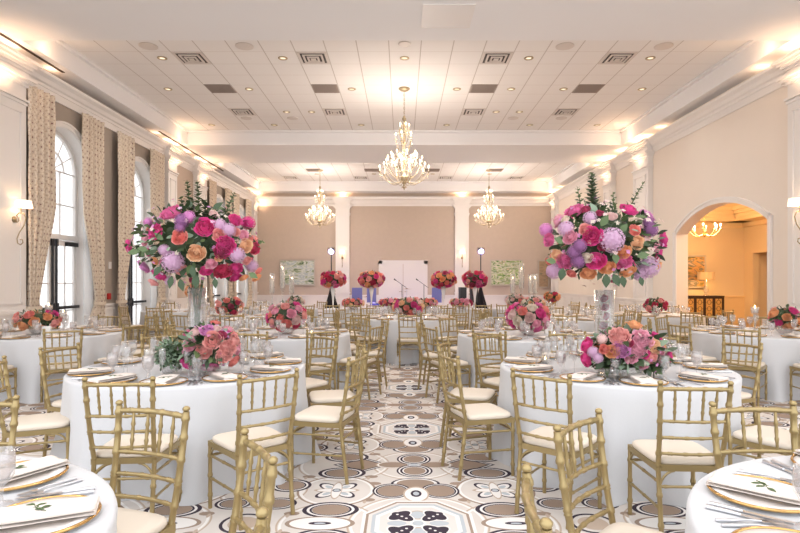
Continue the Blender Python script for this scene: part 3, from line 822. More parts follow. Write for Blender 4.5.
_tr = _nt.nodes.new('ShaderNodeBsdfTransparent'); _tl = _nt.nodes.new('ShaderNodeBsdfTranslucent'); _m1 = _nt.nodes.new('ShaderNodeMixShader'); _m2 = _nt.nodes.new('ShaderNodeMixShader')
_m1.inputs[0].default_value = .5; _m2.inputs[0].default_value = .25
_nt.links.new(_b.outputs[0], _m1.inputs[1]); _nt.links.new(_tl.outputs[0], _m1.inputs[2]); _nt.links.new(_m1.outputs[0], _m2.inputs[1]); _nt.links.new(_tr.outputs[0], _m2.inputs[2])
_nt.links.new(_m2.outputs[0], _nt.nodes['Material Output'].inputs['Surface'])
tie_m = mat('tieback_fabric', (214, 198, 178), .9, noise=.2, nscale=60)
def curtain(name, m, y_out, y_in, xoff, amp, folds, tie, ztop, label, group, cat, rs):
    """y_out: edge kept by the wall, y_in: edge towards the window; tied back at height tie."""
    rr_ = random.Random(rs); nu, nv = folds * 8, 36
    vs = []; uvs = []
    ph = [rr_.uniform(-.4, .4) for _ in range(folds + 1)]
    for j in range(nv + 1):
        z = .015 + (ztop - .015) * j / nv
        if tie:
            t = abs(z - tie); g = .38 + .62 * min(1, (t / (1.9 if z > tie else .9))) ** (1.3 if z > tie else .8)
        else: g = 1
        for i in range(nu + 1):
            s = i / nu
            wdt = (y_in - y_out) * g
            fold = math.sin(2 * PI * folds * s + ph[int(s * folds)] * .3 + .25 * math.sin(z * 2 + s * 3))
            y = y_out + wdt * (s + .012 * math.sin(7 * z + 9 * s))
            x = XL + xoff + amp * fold * (1 if g > .7 else .8) + amp * .3 * math.sin(5 * s * folds + z)
            vs.append((x, y, z)); uvs.append((s * abs(y_in - y_out) * 2.2, z))
    fs = [(j * (nu + 1) + i, j * (nu + 1) + i + 1, (j + 1) * (nu + 1) + i + 1, (j + 1) * (nu + 1) + i) for j in range(nv) for i in range(nu)]
    mb = MB(); mb.add(vs, fs); o = mb.build(name, m)
    ul = o.data.uv_layers.new(name='UVMap')
    for lp in o.data.loops: ul.data[lp.index].uv = uvs[lp.vertex_index]
    tag(o, label, cat, group)
    if tie:
        band = MB(); yc_ = y_out + (y_in - y_out) * .19
        band.lathe([(1, -.035), (1.03, 0), (1, .035)], 24)
        hw_ = abs(y_in - y_out) * .2 + .02
        band.v = [(XL + xoff + v[0] * (amp + .055), yc_ + v[1] * hw_, tie + v[2]) for v in band.v]
        bo = band.build('tieback', tie_m if m is drape_m else m, o)
    return o
names_w = ['nearest left window', 'second left window', 'third left window', 'furthest left window']
for i, y in enumerate(WIN):
    w1 = .80 if i < 2 else .7
    curtain('drape', drape_m, y - HW - .5, y - HW + w1 - .52, .16, .045, 5, 1.0, ZCR - .15, 'floral beige floor-length drape on the camera side of the %s' % names_w[i], 'patterned drapes', 'curtain', i)
    curtain('drape', drape_m, y + HW + .29, y + HW - w1 + .32, .16, .045, 5, 1.0, ZCR - .15, 'floral beige floor-length drape on the far side of the %s' % names_w[i], 'patterned drapes', 'curtain', i + 10)
    curtain('sheer_curtain', sheer, y + HW + .0, y + HW - .34, .085, .018, 5, 0, ZCR - .5, 'sheer white voile curtain at the far edge of the %s' % names_w[i], 'sheer curtains', 'curtain', i + 20)
# ---------------------------------------------------------------- chiavari chair (origin at floor, faces +y)
def bamboo(mb, pts, r, rings, n=7, mi=0):
    """a turned rod with raised nodes along it; rings: fractions of its length"""
    pts = [Vector(p) for p in pts]
    L = [0]
    for i in range(1, len(pts)): L.append(L[-1] + (pts[i] - pts[i - 1]).length)
    T = L[-1]
    def at(t):
        d = t * T
        for i in range(1, len(pts)):
            if d <= L[i] + 1e-9:
                f = (d - L[i - 1]) / max(1e-9, L[i] - L[i - 1]); return pts[i - 1].lerp(pts[i], f)
        return pts[-1]
    ts = {0.0: 1, 1.0: 1}
    for l in L: ts[l / T] = 1
    for q in rings:
        h = .006 / T
        ts[max(0, q - 2 * h)] = 1; ts[q - h] = 1.3; ts[min(1, q + h)] = 1.3; ts[min(1, q + 3 * h)] = 1
    k = sorted(ts)
    mb.tube([at(t) for t in k], [r * ts[t] for t in k], n, mi)
    return mb
ZT = [.51, .605, .70]
def back_at(z):      # y and half width of the back posts at a height
    if z < .43: t = z / .43; return (-.245 + .055 * t, .172 + .0 * t)
    t = (z - .43) / .49; return (-.19 - .075 * t - .01 * math.sin(PI * t), .172 + .018 * t)
def chair_parts():
    P = []
    for s in (-1, 1):
        m = MB(); zs = [0, .2, .43, .6, .76, .905]
        pts = [(s * back_at(z)[1], back_at(z)[0], z) for z in zs]
        bamboo(m, pts, .0142, (.12, .30, .47, .56, .665, .77, .875, .965), 8)
        y, x = back_at(.905); m.ball((s * x, y, .917), .017, 8, 5, 0, .8)
        P.append(('leg', m, gold))
        m = MB(); bamboo(m, [(s * .195, .185, 0), (s * .195, .185, .43)], .0135, (.2, .5, .8), 8); P.append(('leg', m, gold))
    for i, z in enumerate(ZT + [.882]):
        y, x = back_at(z); m = MB()
        bow = .022
        bamboo(m, [(-x + 2 * x * t / 6, y - bow * math.sin(PI * t / 6), z + (.004 if i == 3 else 0) * math.sin(PI * t / 6)) for t in range(7)], .0095 if i < 3 else .012, (.16, .39, .61, .84), 6)
        P.append(('top_rail' if i == 3 else 'back_rail', m, gold))
    for k in range(4):
        u = (k + 1) / 5; y0, x0 = back_at(.70); y1, x1 = back_at(.882); m = MB()
        bw = .022 * math.sin(PI * u)
        a = (-x0 + 2 * x0 * u, y0 - bw, .70); c = (-x1 + 2 * x1 * u, y1 - bw, .882)
        L = []
        for t, r in ((0, .0065), (.2, .007), (.3, .0105), (.36, .007), (.5, .009), (.62, .007), (.68, .0105), (.78, .007), (1, .0065)):
            L.append((Vector(a).lerp(Vector(c), t), r))
        m.tube([p for p, _ in L], [r for _, r in L], 6); P.append(('spindle', m, gold))
    # seat frame, cushion
    m = MB()
    fr = [(-.205, .20), (.205, .20), (.188, -.20), (-.188, -.20)]
    m.prism(fr, 'z', .405, .44, 0); P.append(('seat_frame', m, gold))
    m = MB(); n = 28; outs = []
    def sq(sc, z, k):      # rounded trapezoid
        vs = []
        for i in range(n):
            a = 2 * PI * i / n; c, s_ = math.cos(a), math.sin(a)
            x = math.copysign(abs(c) ** .35, c); y = math.copysign(abs(s_) ** .35, s_)
            vs.append((x * (.198 + .008 * y) * sc, y * .195 * sc, z))
        return vs
    rings_ = [sq(.97, .441, 0), sq(1.0, .452, 0), sq(.995, .466, 0), sq(.94, .476, 0), sq(.7, .482, 0), sq(.3, .485, 0)]
    vs = sum(rings_, []); fs = [(i * n + k, i * n + (k + 1) % n, (i + 1) * n + (k + 1) % n, (i + 1) * n + k) for i in range(5) for k in range(n)]
    fs.append(tuple(5 * n + k for k in range(n))); m.add(vs, fs); P.append(('seat_cushion', m, cushion))
    # stretchers and brackets
    def st(a, c, z0, z1=None, r=.0085):
        m = MB(); bamboo(m, [(a[0], a[1], z0), (c[0], c[1], z1 or z0)], r, (.1, .5, .9), 6); P.append(('stretcher', m, gold))
    st((-.195, .185), (.195, .185), .345)
    for s in (-1, 1):
        yb_ = back_at(.31)[0]; st((s * .195, .185), (s * .172, yb_), .345); yb2 = back_at(.20)[0]; st((s * .195, .185), (s * .172, yb2), .20)
    yb_ = back_at(.32)[0]; st((-.172, yb_), (.172, yb_), .32)
    def arc(a, c, dz):    # curved brackets below the seat frame
        m = MB(); a, c = Vector(a), Vector(c)
        pts = []
        for t in range(7):
            q = PI / 2 * t / 6
            p = a.lerp(c, 1 - math.cos(q)); p.z = a.z + dz * math.sin(q); pts.append(p)
        m.tube(pts, .0075, 5); P.append(('seat_bracket', m, gold))
    for s in (-1, 1):
        arc((s * .195, .185, .30), (s * .195, .09, .30), .105)
        yb_ = back_at(.3)[0]; arc((s * .172, yb_, .30), (s * .08, yb_ + .02, .30), .105)
    return P
CP = chair_parts()
chair0 = tag(empty('chiavari_chair'), 'x', 'chair')
for nm, m, mt in CP: m.build(nm, mt, chair0)
mm = MB()
for nm, m, mt in CP: mm.merge(m, None, 0 if mt is gold else 1)
chair_far = mm.build('chiavari_chair', [gold, cushion]); tag(chair_far, 'x', 'chair')

# ---------------------------------------------------------------- tables
def cloth_mesh(R_=.94, H=.762, seed=1, n=144):
    rr_ = random.Random(seed); mb = MB()
    f1, f2 = rr_.choice((9, 10, 11)), rr_.choice((6, 7)); p1, p2 = rr_.uniform(0, 6), rr_.uniform(0, 6)
    rows = [(0.001, H), (R_ * .5, H), (R_ * .9, H), (R_ - .012, H), (R_, H - .006), (R_ + .004, H - .02)] + [(None, H - .02 - (H - .022) * t / 9) for t in range(1, 10)]
    vs = []
    for r, z in rows:
        for k in range(n):
            a = 2 * PI * k / n
            if r is None:
                t = 1 - z / H
                fold = (max(0, math.sin(f1 * a + p1 + .6 * math.sin(3 * a + p2))) ** 1.5) * .07 + .012 * math.sin(f2 * 2 * a + p2) + .006 * math.sin(31 * a)
                q = R_ + .004 + t * .03 + fold * 1.6 * t ** 2.2 - .04 * min(1, t * 2.5) * max(0, math.sin(f1 * a + p1 + PI + .6 * math.sin(3 * a + p2))) ** 1.2
            else: q = r
            vs.append((q * math.cos(a), q * math.sin(a), z))
    fs = [(i * n + k, i * n + (k + 1) % n, (i + 1) * n + (k + 1) % n, (i + 1) * n + k) for i in range(len(rows) - 1) for k in range(n)]
    return mb.add(vs, [tuple(reversed(f)) for f in fs])
TZ = .764
TABLES = [
    # name, x, y, chair angles, chair distance (back line), detail
    ('left foreground table', -1.76, 1.35, (103, 60.6, 23, -8), 1.36, 2),
    ('right foreground table', 1.76, 1.35, (61, 97, 139.5, 175.5), 1.36, 2),
    ('left tall-flower table', -1.75, 4.6, (-84, -52, -17.6, 15, 50, 87, 124, 163, 209, 244.5), 1.43, 2),
    ('right tall-flower table', 1.76, 4.6, (-95, -127, 195, 161, 125, 88, 51, 20, -5, -55), 1.45, 2),
    ('window-side table', -4.85, 7.6, (-52, -88, -18, 17, 54, 90, 126, 162, 198, 234), 1.45, 1),
    ('arch-side table', 5.05, 7.7, (-132, -95, -60, -20, 20, 54, 90, 126, 162, 198), 1.45, 1),
    ('left second-row table', -1.65, 7.6, (-60, -95, -24, 12, 48, 84, 120, 156, 192, 228), 1.44, 1),
    ('right second-row table', 1.68, 7.4, (-120, -84, -156, 168, 132, 96, 60, 24, -12, -48), 1.44, 1),
    ('middle aisle table', .12, 10.75, (-90, -54, -18, 18, 54, 90, 126, 162, 198, 234), 1.44, 1),
    ('left third-row table', -3.2, 10.7, (-78, -42, -6, 30, 66, 102, 138, 174, 210, 246), 1.44, 0),
    ('right third-row table', 3.05, 10.7, (-102, -66, -30, 6, 42, 78, 114, 150, 186, 222), 1.44, 0),
    ('far window-side table', -5.35, 13.4, (-90, -54, -18, 18, 54, 90, 126, 234), 1.44, 0),
    ('far arch-side table', 5.4, 11.7, (-90, -54, 54, 90, 126, 162, 198, 234), 1.44, 0),
    ('left candle table', -3.1, 14.2, (-90, -54, 54, 90, 126, 162, 198, 234), 1.44, 0),
    ('right candle table', 3.3, 14.4, (-126, -90, -54, -18, 18, 54, 90), 1.44, 0),
]
DIRN = {270: 'nearest the camera', 300: 'near side, right of centre', 330: 'right side, nearer the camera', 0: 'due right side', 30: 'right side, further back',
        60: 'far side, right of centre', 90: 'directly on the far side', 120: 'far side, left of centre', 150: 'left side, further back', 180: 'due left side', 210: 'left side, nearer the camera', 240: 'near side, left of centre'}
def dirname(deg, used):
    d = round((deg % 360) / 30) * 30 % 360
    order = sorted(DIRN, key=lambda k: min((k - deg) % 360, (deg - k) % 360))
    for k in order:
        if k not in used: used.add(k); return DIRN[k]
# chairs measured one by one: centre of the back and the way it points
FIX = {(0, 103): (-2.05, 2.62, 100), (0, 60.6): (-1.13, 2.48, 71), (0, 23): (-.50, 1.89, 29), (0, -8): (-.37, 1.15, -8),
       (1, 61): (2.42, 2.47, 61), (1, 97): (1.61, 2.52, 92), (1, 139.5): (.725, 2.24, 137), (1, 175.5): (.358, 1.465, 174),
       (2, -84): (-1.63, 3.17, -86), (2, -52): (-.815, 3.37, -50), (2, -17.6): (-.34, 4.17, -15), (2, 244.5): (-2.38, 3.33, -108), (2, 209): (-2.86, 3.90, 205), (2, 163): (-2.95, 4.75, 165),
       (3, -95): (1.62, 3.04, -93), (3, -127): (.85, 3.38, -131), (3, 195): (.36, 4.24, 197), (3, -5): (3.08, 4.47, -4)}
SEATS = {}; CH = []
for ti, (tn, tx, ty, angs, dist, det) in enumerate(TABLES):
    o = cloth_mesh(.94 if ti < 2 else .92, .762, ti + 2, 144 if det else 96).build('tablecloth', cloth_m, loc=(tx, ty, 0))
    tag(o, 'white floor-length cloth covering the ' + tn, 'tablecloth', 'white round tablecloths')
    used = set(); SEATS[tn] = []
    for a in angs:
        dn = dirname(a, used); SEATS[tn].append((a, dn))
        r_ = dist - .25; ov = FIX.get((ti, a))
        jx, jy = rnd.uniform(-.015, .015), rnd.uniform(-.015, .015)
        x, y = tx + r_ * math.cos(R(a)) + jx, ty + r_ * math.sin(R(a)) + jy
        if ov: x, y = ov[0] - .26 * math.cos(R(ov[2])), ov[1] - .26 * math.sin(R(ov[2]))
        if x < XL + .45 or x > XR - .35: continue
        if math.hypot(x, y - .0) < .7: continue
        if any(math.hypot(x - cx_, y - cy_) < .56 for cx_, cy_ in CH) or any(k_ != ti and math.hypot(x - t_[1], y - t_[2]) < 1.22 for k_, t_ in enumerate(TABLES)): continue
        CH.append((x, y))
        rz = R(a) + PI / 2 + rnd.uniform(-.06, .06)
        if ov: rz = R(ov[2]) + PI / 2
        p = chair0 if (ty < 9 or (tn == 'middle aisle table' and a == -90)) else chair_far
        place(p, (x, y, 0), rz, 'gold bamboo-style chair with ivory seat, %s, %s' % (tn, dn), 'gold banquet chairs')

# ---------------------------------------------------------------- place settings
charger = tag(empty('charger_plate'), 'x', 'plate')
m = MB(); m.lathe([(.001, .004), (.10, .004), (.115, .010), (.152, .014), (.152, .010), (.115, .004), (.10, .0), (.001, .0)][::-1], 40); m.build('plate_well', mat('pearl_charger', (242, 236, 232), .35), charger)
m = MB(); m.tube([(.157 * math.cos(t * PI / 20), .157 * math.sin(t * PI / 20), .0135) for t in range(41)], .0055, 6, cap=False); m.build('gold_rim', gold_shiny, charger)
def napkin_mesh():
    mb = MB()
    for k, (w_, l_, z0, z1) in enumerate(((.070, .152, .0, .010), (.066, .149, .0095, .020))):
        n1, n2 = 10, 16; vs = []; fs = []
        for face in (0, 1):
            for j in range(n2 + 1):
                for i in range(n1 + 1):
                    s, t = i / n1 * 2 - 1, j / n2 * 2 - 1
                    z = (z1 if face else z0) + (.004 * math.sin(2.2 * t + k) * (1 - s * s) + .002 * math.sin(5 * s + t)) * face
                    if abs(s) == 1: z = (z0 + z1) / 2 + (.002 if face else 0)
                    vs.append((s * w_ * (1 + .04 * math.sin(3 * t + k)), t * l_, z + .012 + .004 * k * 0))
        N = (n1 + 1) * (n2 + 1)
        for face in (0, 1):
            for j in range(n2):
                for i in range(n1):
                    a = face * N + j * (n1 + 1) + i; q = (a, a + 1, a + n1 + 2, a + n1 + 1); fs.append(q if face else q[::-1])
        for j in range(n2):
            for i in (0, n1):
                a = j * (n1 + 1) + i; q = (a, a + n1 + 1, a + n1 + 1 + N, a + N); fs.append(q if i == 0 else q[::-1])
        for i in range(n1):
            for j in (0, n2):
                a = j * (n1 + 1) + i; q = (a, a + 1, a + 1 + N, a + N); fs.append(q if j == 0 else q[::-1])
        mb.add(vs, fs)
    return mb
def leaf(mb, base, d, up, L, W, mi=0, bend=.25):
    d = Vector(d).normalized(); up = Vector(up); sidev = d.cross(up)
    if sidev.length < 1e-4: sidev = d.orthogonal()
    sidev.normalize(); nrm = sidev.cross(d).normalized(); base = Vector(base)
    vs = []; ws = (.12, .8, 1, .62, 0.02)
    for i, w_ in enumerate(ws):
        t = i / 4; c = base + d * (L * t) - nrm * (bend * L * t * t)
        vs += [c - sidev * (W * w_), c + nrm * (-.12 * W * w_) , c + sidev * (W * w_)]
    fs = []
    for i in range(4):
        a = i * 3; fs += [(a, a + 1, a + 4, a + 3), (a + 1, a + 2, a + 5, a + 4)]
    mb.add(vs, fs, mi)
napkin = tag(empty('folded_napkin'), 'x', 'napkin')
napkin_mesh().build('napkin_folds', napkin_m, napkin)
m = MB()
m.tube([(-.03, -.02, .036), (.0, .01, .038), (.03, .02, .036)], .0015, 4)
for t, s in ((-.6, 1), (-.2, -1), (.2, 1), (.6, -1), (.9, 1)): leaf(m, (t * .03, t * .02, .037), (.6, s * .8, .15), (0, 0, 1), .035, .009)
sp_ = m.build('olive_sprig', greens[1], napkin); 
napkin_far = napkin_mesh().build('folded_napkin', napkin_m); tag(napkin_far, 'x', 'napkin')
def fork_mesh():
    m = MB(); m.tube([(0, -.10, .003), (0, -.05, .004), (0, 0, .007), (0, .03, .004)], [.006, .005, .0028, .004], 6)
    m.box(-.010, .010, .03, .05, .002, .0045)
    for k in range(4): m.box(-.010 + k * .0057, -.0078 + k * .0057, .05, .092, .002, .0045)
    return m
def knife_mesh():
    m = MB(); m.tube([(0, -.115, .004), (0, -.02, .004)], [.0075, .006], 6)
    m.prism([(-.008, -.02), (.006, -.02), (.009, .06), (.004, .108), (-.008, .115)], 'z', .0025, .0045)
    return m
fork = tag(fork_mesh().build('dinner_fork', silver), 'x', 'fork')
knife = tag(knife_mesh().build('dinner_knife', silver), 'x', 'knife')
def goblet_prof(h, rb, rf, stem, bulge=1.0):
    return [(rf, 0), (rf * .9, .004), (.006, .010), (.0045, stem * .5), (.007, stem * .8), (.010, stem), (rb * .55, stem + .012), (rb * .92, stem + (h - stem) * .3), (rb, stem + (h - stem) * .55), (rb * .94, h), (rb * .91, h), (rb * .96, stem + (h - stem) * .5), (rb * .5, stem + .02), (.001, stem + .016)]
water_m = glass_mat('water', tint=(250, 250, 250), base=.08)
goblet = tag(empty('water_goblet'), 'x', 'glass')
m = MB(); m.lathe(goblet_prof(.178, .040, .036, .062), 20)
for i, v in enumerate(m.v):       # flutes cut in the bowl
    if .07 < v[2] < .13:
        a = math.atan2(v[1], v[0]); k = 1 + .03 * math.cos(10 * a); m.v[i] = (v[0] * k, v[1] * k, v[2])
m.build('goblet_glass', crystal, goblet)
m = MB(); m.lathe([(.001, .082), (.018, .083), (.034, .105), (.0365, .13), (.001, .13)], 16); m.build('water', water_m, goblet)
wine = MB(); wine.lathe(goblet_prof(.215, .038, .035, .10), 18)
wine = tag(wine.build('wine_glass', glass), 'x', 'glass')
flute = MB(); flute.lathe([(.03, 0), (.027, .003), (.004, .01), (.0035, .09), (.012, .10), (.024, .14), (.026, .18), (.022, .22), (.020, .22), (.022, .17), (.001, .105)], 16)
flute = tag(flute.build('champagne_flute', glass), 'x', 'glass')
goblet_far = MB(); goblet_far.lathe(goblet_prof(.178, .040, .036, .062), 10); goblet_far = tag(goblet_far.build('water_goblet', crystal), 'x', 'glass')
wine_far = MB(); wine_far.lathe(goblet_prof(.215, .038, .035, .10), 10); wine_far = tag(wine_far.build('wine_glass', glass), 'x', 'glass')
votive = tag(empty('votive_candle'), 'x', 'candle')
m = MB(); m.lathe([(.001, .002), (.032, .002), (.038, .07), (.035, .07), (.030, .008), (.001, .008)], 16); m.build('votive_cup', glass, votive)
m = MB(); m.lathe([(.001, .009), (.028, .009), (.029, .03), (.001, .03)], 12); m.build('wax', wax, votive)
m = MB(); m.lathe([(.001, .032), (.006, .040), (.001, .058)], 8); m.build('flame', flame, votive)
PLACES = {  # which seats have something to see
    'left foreground table': (60.6, 23, -10), 'right foreground table': (139.5, 175, 103, 61)}
for ti, (tn, tx, ty, angs, dist, det) in enumerate(TABLES):
    if ty > 13: pl = [(a, n) for a, n in SEATS[tn] if math.sin(R(a)) < .5]
    else: pl = SEATS[tn]
    for a, dn in pl:
        if tn == 'left foreground table' and a > 100: continue
        er = Vector((math.cos(R(a)), math.sin(R(a)), 0)); tr = Vector((-er.y, er.x, 0))
        def put(proto, r_, t_, what, grp, dz=0, rz=0):
            q = Vector((tx, ty, 0)) + er * r_ + tr * t_
            return place(proto, (q.x, q.y, TZ + dz), R(a) + PI / 2 + rz, '%s, %s, setting %s' % (what, tn, dn), grp)
        j = rnd.uniform(-.08, .08)
        if det == 2 and ty < 2: j = 0
        put(charger, .74, 0, 'clear gold-rimmed charger', 'gold-rimmed chargers')
        nap = napkin if det else napkin_far
        put(nap, .74, .0, 'folded ivory napkin', 'folded napkins', .0045, j)
        if det == 2:
            put(fork, .745, -.19, 'silver dinner fork', 'forks'); put(fork, .745, -.225, 'outer silver fork', 'forks')
            put(knife, .745, .19, 'silver dinner knife', 'knives'); put(knife, .745, .225, 'outer silver knife', 'knives')
        if det:
            put(goblet, .60, .19, 'cut-crystal water goblet', 'water goblets', 0, rnd.uniform(0, 3))
            put(wine, .52, .11, 'thin clear wine glass', 'wine glasses')
            if det == 2 and ty > 2: put(flute, .50, .22, 'slim champagne flute', 'champagne flutes')
        else:
            put(goblet_far, .60, .17, 'cut-crystal water goblet', 'water goblets'); put(wine_far, .53, .09, 'thin clear wine glass', 'wine glasses')
# ---------------------------------------------------------------- flowers
def bloom_mesh(n_pet, seed, ruffle=.02, flat=.0):
    """nested cupped petals: a tight high centre, outer petals lower and rolled back"""
    rr_ = random.Random(seed); mb = MB(); ns, nt_ = 5, 5
    for k in range(n_pet):
        f = (k / (n_pet - 1)) ** .85; a = k * 2.399 + rr_.uniform(-.25, .25)
        r_ = .10 + .82 * f; zt = .50 - .42 * f + rr_.uniform(-.03, .03) - flat * (1 - f) * .25
        half = R(105 - 62 * f); ph = rr_.uniform(0, 6)
        prof = [(.04, -.50), (.42 * r_ + .06, -.44), (.92 * r_, -.20 - .08 * f), (1.02 * r_, zt - .30 + .06 * f), (1.0 * r_ * (.90 + .12 * f), zt - .10), (r_ * (.80 + .30 * f), zt - .03 - .04 * f)]
        vs = []
        for j, (p, z) in enumerate(prof):
            t = j / nt_; wf = (.35, .7, .95, 1.0, .92, .62)[j]
            for i in range(ns + 1):
                s_ = i / ns * 2 - 1
                an = a + s_ * half * wf
                wob = ruffle * t * math.sin(6 * s_ + ph)
                sp = .05 * s_ * t * (1 if k % 2 else -1)
                vs.append(((p + wob + sp) * math.cos(an), (p + wob + sp) * math.sin(an), z - .10 * s_ * s_ * t * (1 - .4 * f) + wob))
        mb.add(vs, [(j * (ns + 1) + i, j * (ns + 1) + i + 1, (j + 1) * (ns + 1) + i + 1, (j + 1) * (ns + 1) + i) for j in range(nt_) for i in range(ns)])
    return mb
def hydrangea_mesh(seed, n=110):
    rr_ = random.Random(seed); mb = MB()
    mb.ball((0, 0, 0), .74, 14, 10)
    for k in range(n):
        z = 1 - 2 * (k + .5) / n; r_ = math.sqrt(1 - z * z); a = k * 2.399963
        nrm = Vector((r_ * math.cos(a), r_ * math.sin(a), z)); c = nrm * (.88 + rr_.uniform(0, .1))
        t1 = nrm.orthogonal().normalized(); t1.rotate(Matrix.Rotation(rr_.uniform(0, 6), 3, nrm)); t2 = nrm.cross(t1)
        for q in range(4):
            d = (t1 * math.cos(q * PI / 2) + t2 * math.sin(q * PI / 2)); e = nrm.cross(d)
            s = .15
            mb.add([c, c + d * s * .6 - e * s * .5 + nrm * .07, c + d * s * 1.15 + nrm * .0, c + d * s * .6 + e * s * .5 + nrm * .03], [(0, 1, 2, 3)])
    return mb
ROSE = [bloom_mesh(22, s, .02) for s in (1, 2, 3)]
PEONY = [bloom_mesh(36, s, .07, .5) for s in (4, 5)]
HYD = [hydrangea_mesh(6), hydrangea_mesh(7)]
MESHES = {}
def fl_mesh(kind, i, colour):
    key = (kind, i, colour)
    if key not in MESHES:
        src = {'rose': ROSE, 'peony': PEONY, 'hydrangea': HYD}[kind][i]
        MESHES[key] = src.mesh(kind, PM[colour])
    return MESHES[key]
def flower(parent, kind, colour, p, d, r, rr_):
    n = {'rose': 3, 'peony': 2, 'hydrangea': 2}[kind]
    o = bpy.data.objects.new(kind, fl_mesh(kind, rr_.randrange(n), colour)); COL.objects.link(o); o.parent = parent
    o.location = p; q = Vector(d).to_track_quat('Z', 'Y'); o.rotation_mode = 'QUATERNION'; o.rotation_quaternion = q
    o.scale = (r, r, r)
    if kind == 'hydrangea': o['label'] = '%s hydrangea head' % colour
    else: o['label'] = '%s %s' % ({'hotpink': 'hot pink', 'wine': 'wine red'}.get(colour, colour), kind)
    return o
def foliage(parent, rx, ry, rz, c, n, rr_, L=(.06, .12), mi_w=(5, 3, 2), low=-.9, name='foliage'):
    mb = MB(); c = Vector(c)
    for k in range(n):
        while True:
            v = Vector((rr_.gauss(0, 1), rr_.gauss(0, 1), rr_.gauss(0, 1))).normalized()
            if v.z > low: break
        f = rr_.uniform(.45, .92)
        p = c + Vector((v.x * rx, v.y * ry, v.z * rz)) * f
        d = (v + Vector((rr_.uniform(-.7, .7), rr_.uniform(-.7, .7), rr_.uniform(-.7, .7)))).normalized()
        l_ = rr_.uniform(*L); mi = rr_.choices((0, 1, 2), mi_w)[0]
        leaf(mb, p, d, Vector((rr_.uniform(-1, 1), rr_.uniform(-1, 1), 1)), l_, l_ * rr_.uniform(.22, .36), mi)
    mb.ball(tuple(c), 1, 10, 7, 0)
    nb = 10 * 8
    for i in range(len(mb.v) - nb, len(mb.v)):
        v = mb.v[i]; mb.v[i] = (c.x + (v[0] - c.x) * rx * .62, c.y + (v[1] - c.y) * ry * .62, c.z + (v[2] - c.z) * rz * .62)
    return mb.build(name, greens, parent)
def filler(parent, rx, ry, rz, c, n, rr_, colours, s=.016):
    mb = MB(); c = Vector(c); ms = [PM[k] for k in colours]
    for k in range(n):
        v = Vector((rr_.gauss(0, 1), rr_.gauss(0, 1), rr_.gauss(0, 1) + .2)).normalized(); f = rr_.uniform(.82, 1.04)
        p = c + Vector((v.x * rx, v.y * ry, v.z * rz)) * f; mi = rr_.randrange(len(ms))
        t1 = v.orthogonal().normalized(); t2 = v.cross(t1)
        for q in range(5):
            a = q * PI * .4; d = t1 * math.cos(a) + t2 * math.sin(a); e = v.cross(d); z_ = s * rr_.uniform(.7, 1.2)
            mb.add([p, p + d * z_ * .7 - e * z_ * .45 + v * z_ * .3, p + d * z_ * 1.3 + v * z_ * .2, p + d * z_ * .7 + e * z_ * .45 + v * z_ * .3], [(0, 1, 2, 3)], mi)
    return tag(mb.build('filler_blossoms', ms, parent), kind='stuff')
def spike(parent, p0, p1, rr_, n=26, L=.055, mi=1, label=None):
    mb = MB(); p0, p1 = Vector(p0), Vector(p1)
    mid = (p0 + p1) / 2 + Vector((rr_.uniform(-.02, .02), rr_.uniform(-.02, .02), 0))
    P = lambda t: p0 * (1 - t) ** 2 + mid * 2 * t * (1 - t) + p1 * t * t
    mb.tube([P(t / 6) for t in range(7)], [.006, .005, .005, .004, .003, .003, .002], 5, mi)
    ax = (p1 - p0).normalized()
    for k in range(n):
        t = .12 + .86 * k / n; a = k * 2.399; o = ax.orthogonal().normalized(); o.rotate(Matrix.Rotation(a, 3, ax))
        leaf(mb, P(t), o + ax * .7, ax, 1.25 * L * (1.15 - .7 * t), L * (.46 - .18 * t), mi if k % 3 else 0)
    return mb.build('foliage_spike', greens, parent)
def px(x, y, d):      # a point of the photograph at a depth
    return Vector(((x - 402) / 550 * d, d, EYE + (281 - y) / 550 * d))
def ball_arrangement(root, c, rx, ry, rz, spec, seed, back=24, colours=('magenta', 'coral', 'peach', 'lavender', 'pink', 'red')):
    """spec: (x px, y px, radius px, kind, colour) of blooms facing the room's front; the rest fill the far side."""
    rr_ = random.Random(seed); c = Vector(c); o = Vector(root.location)
    for (x, y, r, kind, colour) in spec:
        d = c.y; p = px(x, y, d)
        u, v = (p.x - c.x) / rx, (p.z - c.z) / rz; q = u * u + v * v
        dep = math.sqrt(max(0, 1 - q)) * ry * .92
        d = c.y - dep; p = px(x, y, d)
        nrm = Vector(((p.x - c.x) / rx ** 1.5, (p.y - c.y) / ry ** 1.5 - .35, (p.z - c.z) / rz ** 1.5)).normalized()
        flower(root, kind, colour, p - o, nrm, r * d / 550 * 1.18, rr_)
    for k in range(back):
        a = 2 * PI * (k + rr_.random() * .6) / back; e = rr_.uniform(-.6, .9)
        v = Vector((math.cos(a * .5) * (1 if k % 2 else -1), abs(math.sin(a * .5)), e)).normalized()
        if v.y < .15: v.y = .25; v.normalize()
        p = c + Vector((v.x * rx, v.y * ry, v.z * rz)) * .95
        flower(root, rr_.choice(('rose', 'rose', 'peony', 'hydrangea')), rr_.choice(colours), p - o, v, rr_.uniform(.04, .065), rr_)
def cylinder_vase(root, r, h, base=0, water=.25, name='glass_vase'):
    m = MB(); m.lathe([(.001, base + .004), (r, base + .004), (r, base + h), (r - .006, base + h), (r - .006, base + .02), (.001, base + .02)], 28)
    v = m.build(name, glass, root)
    return v

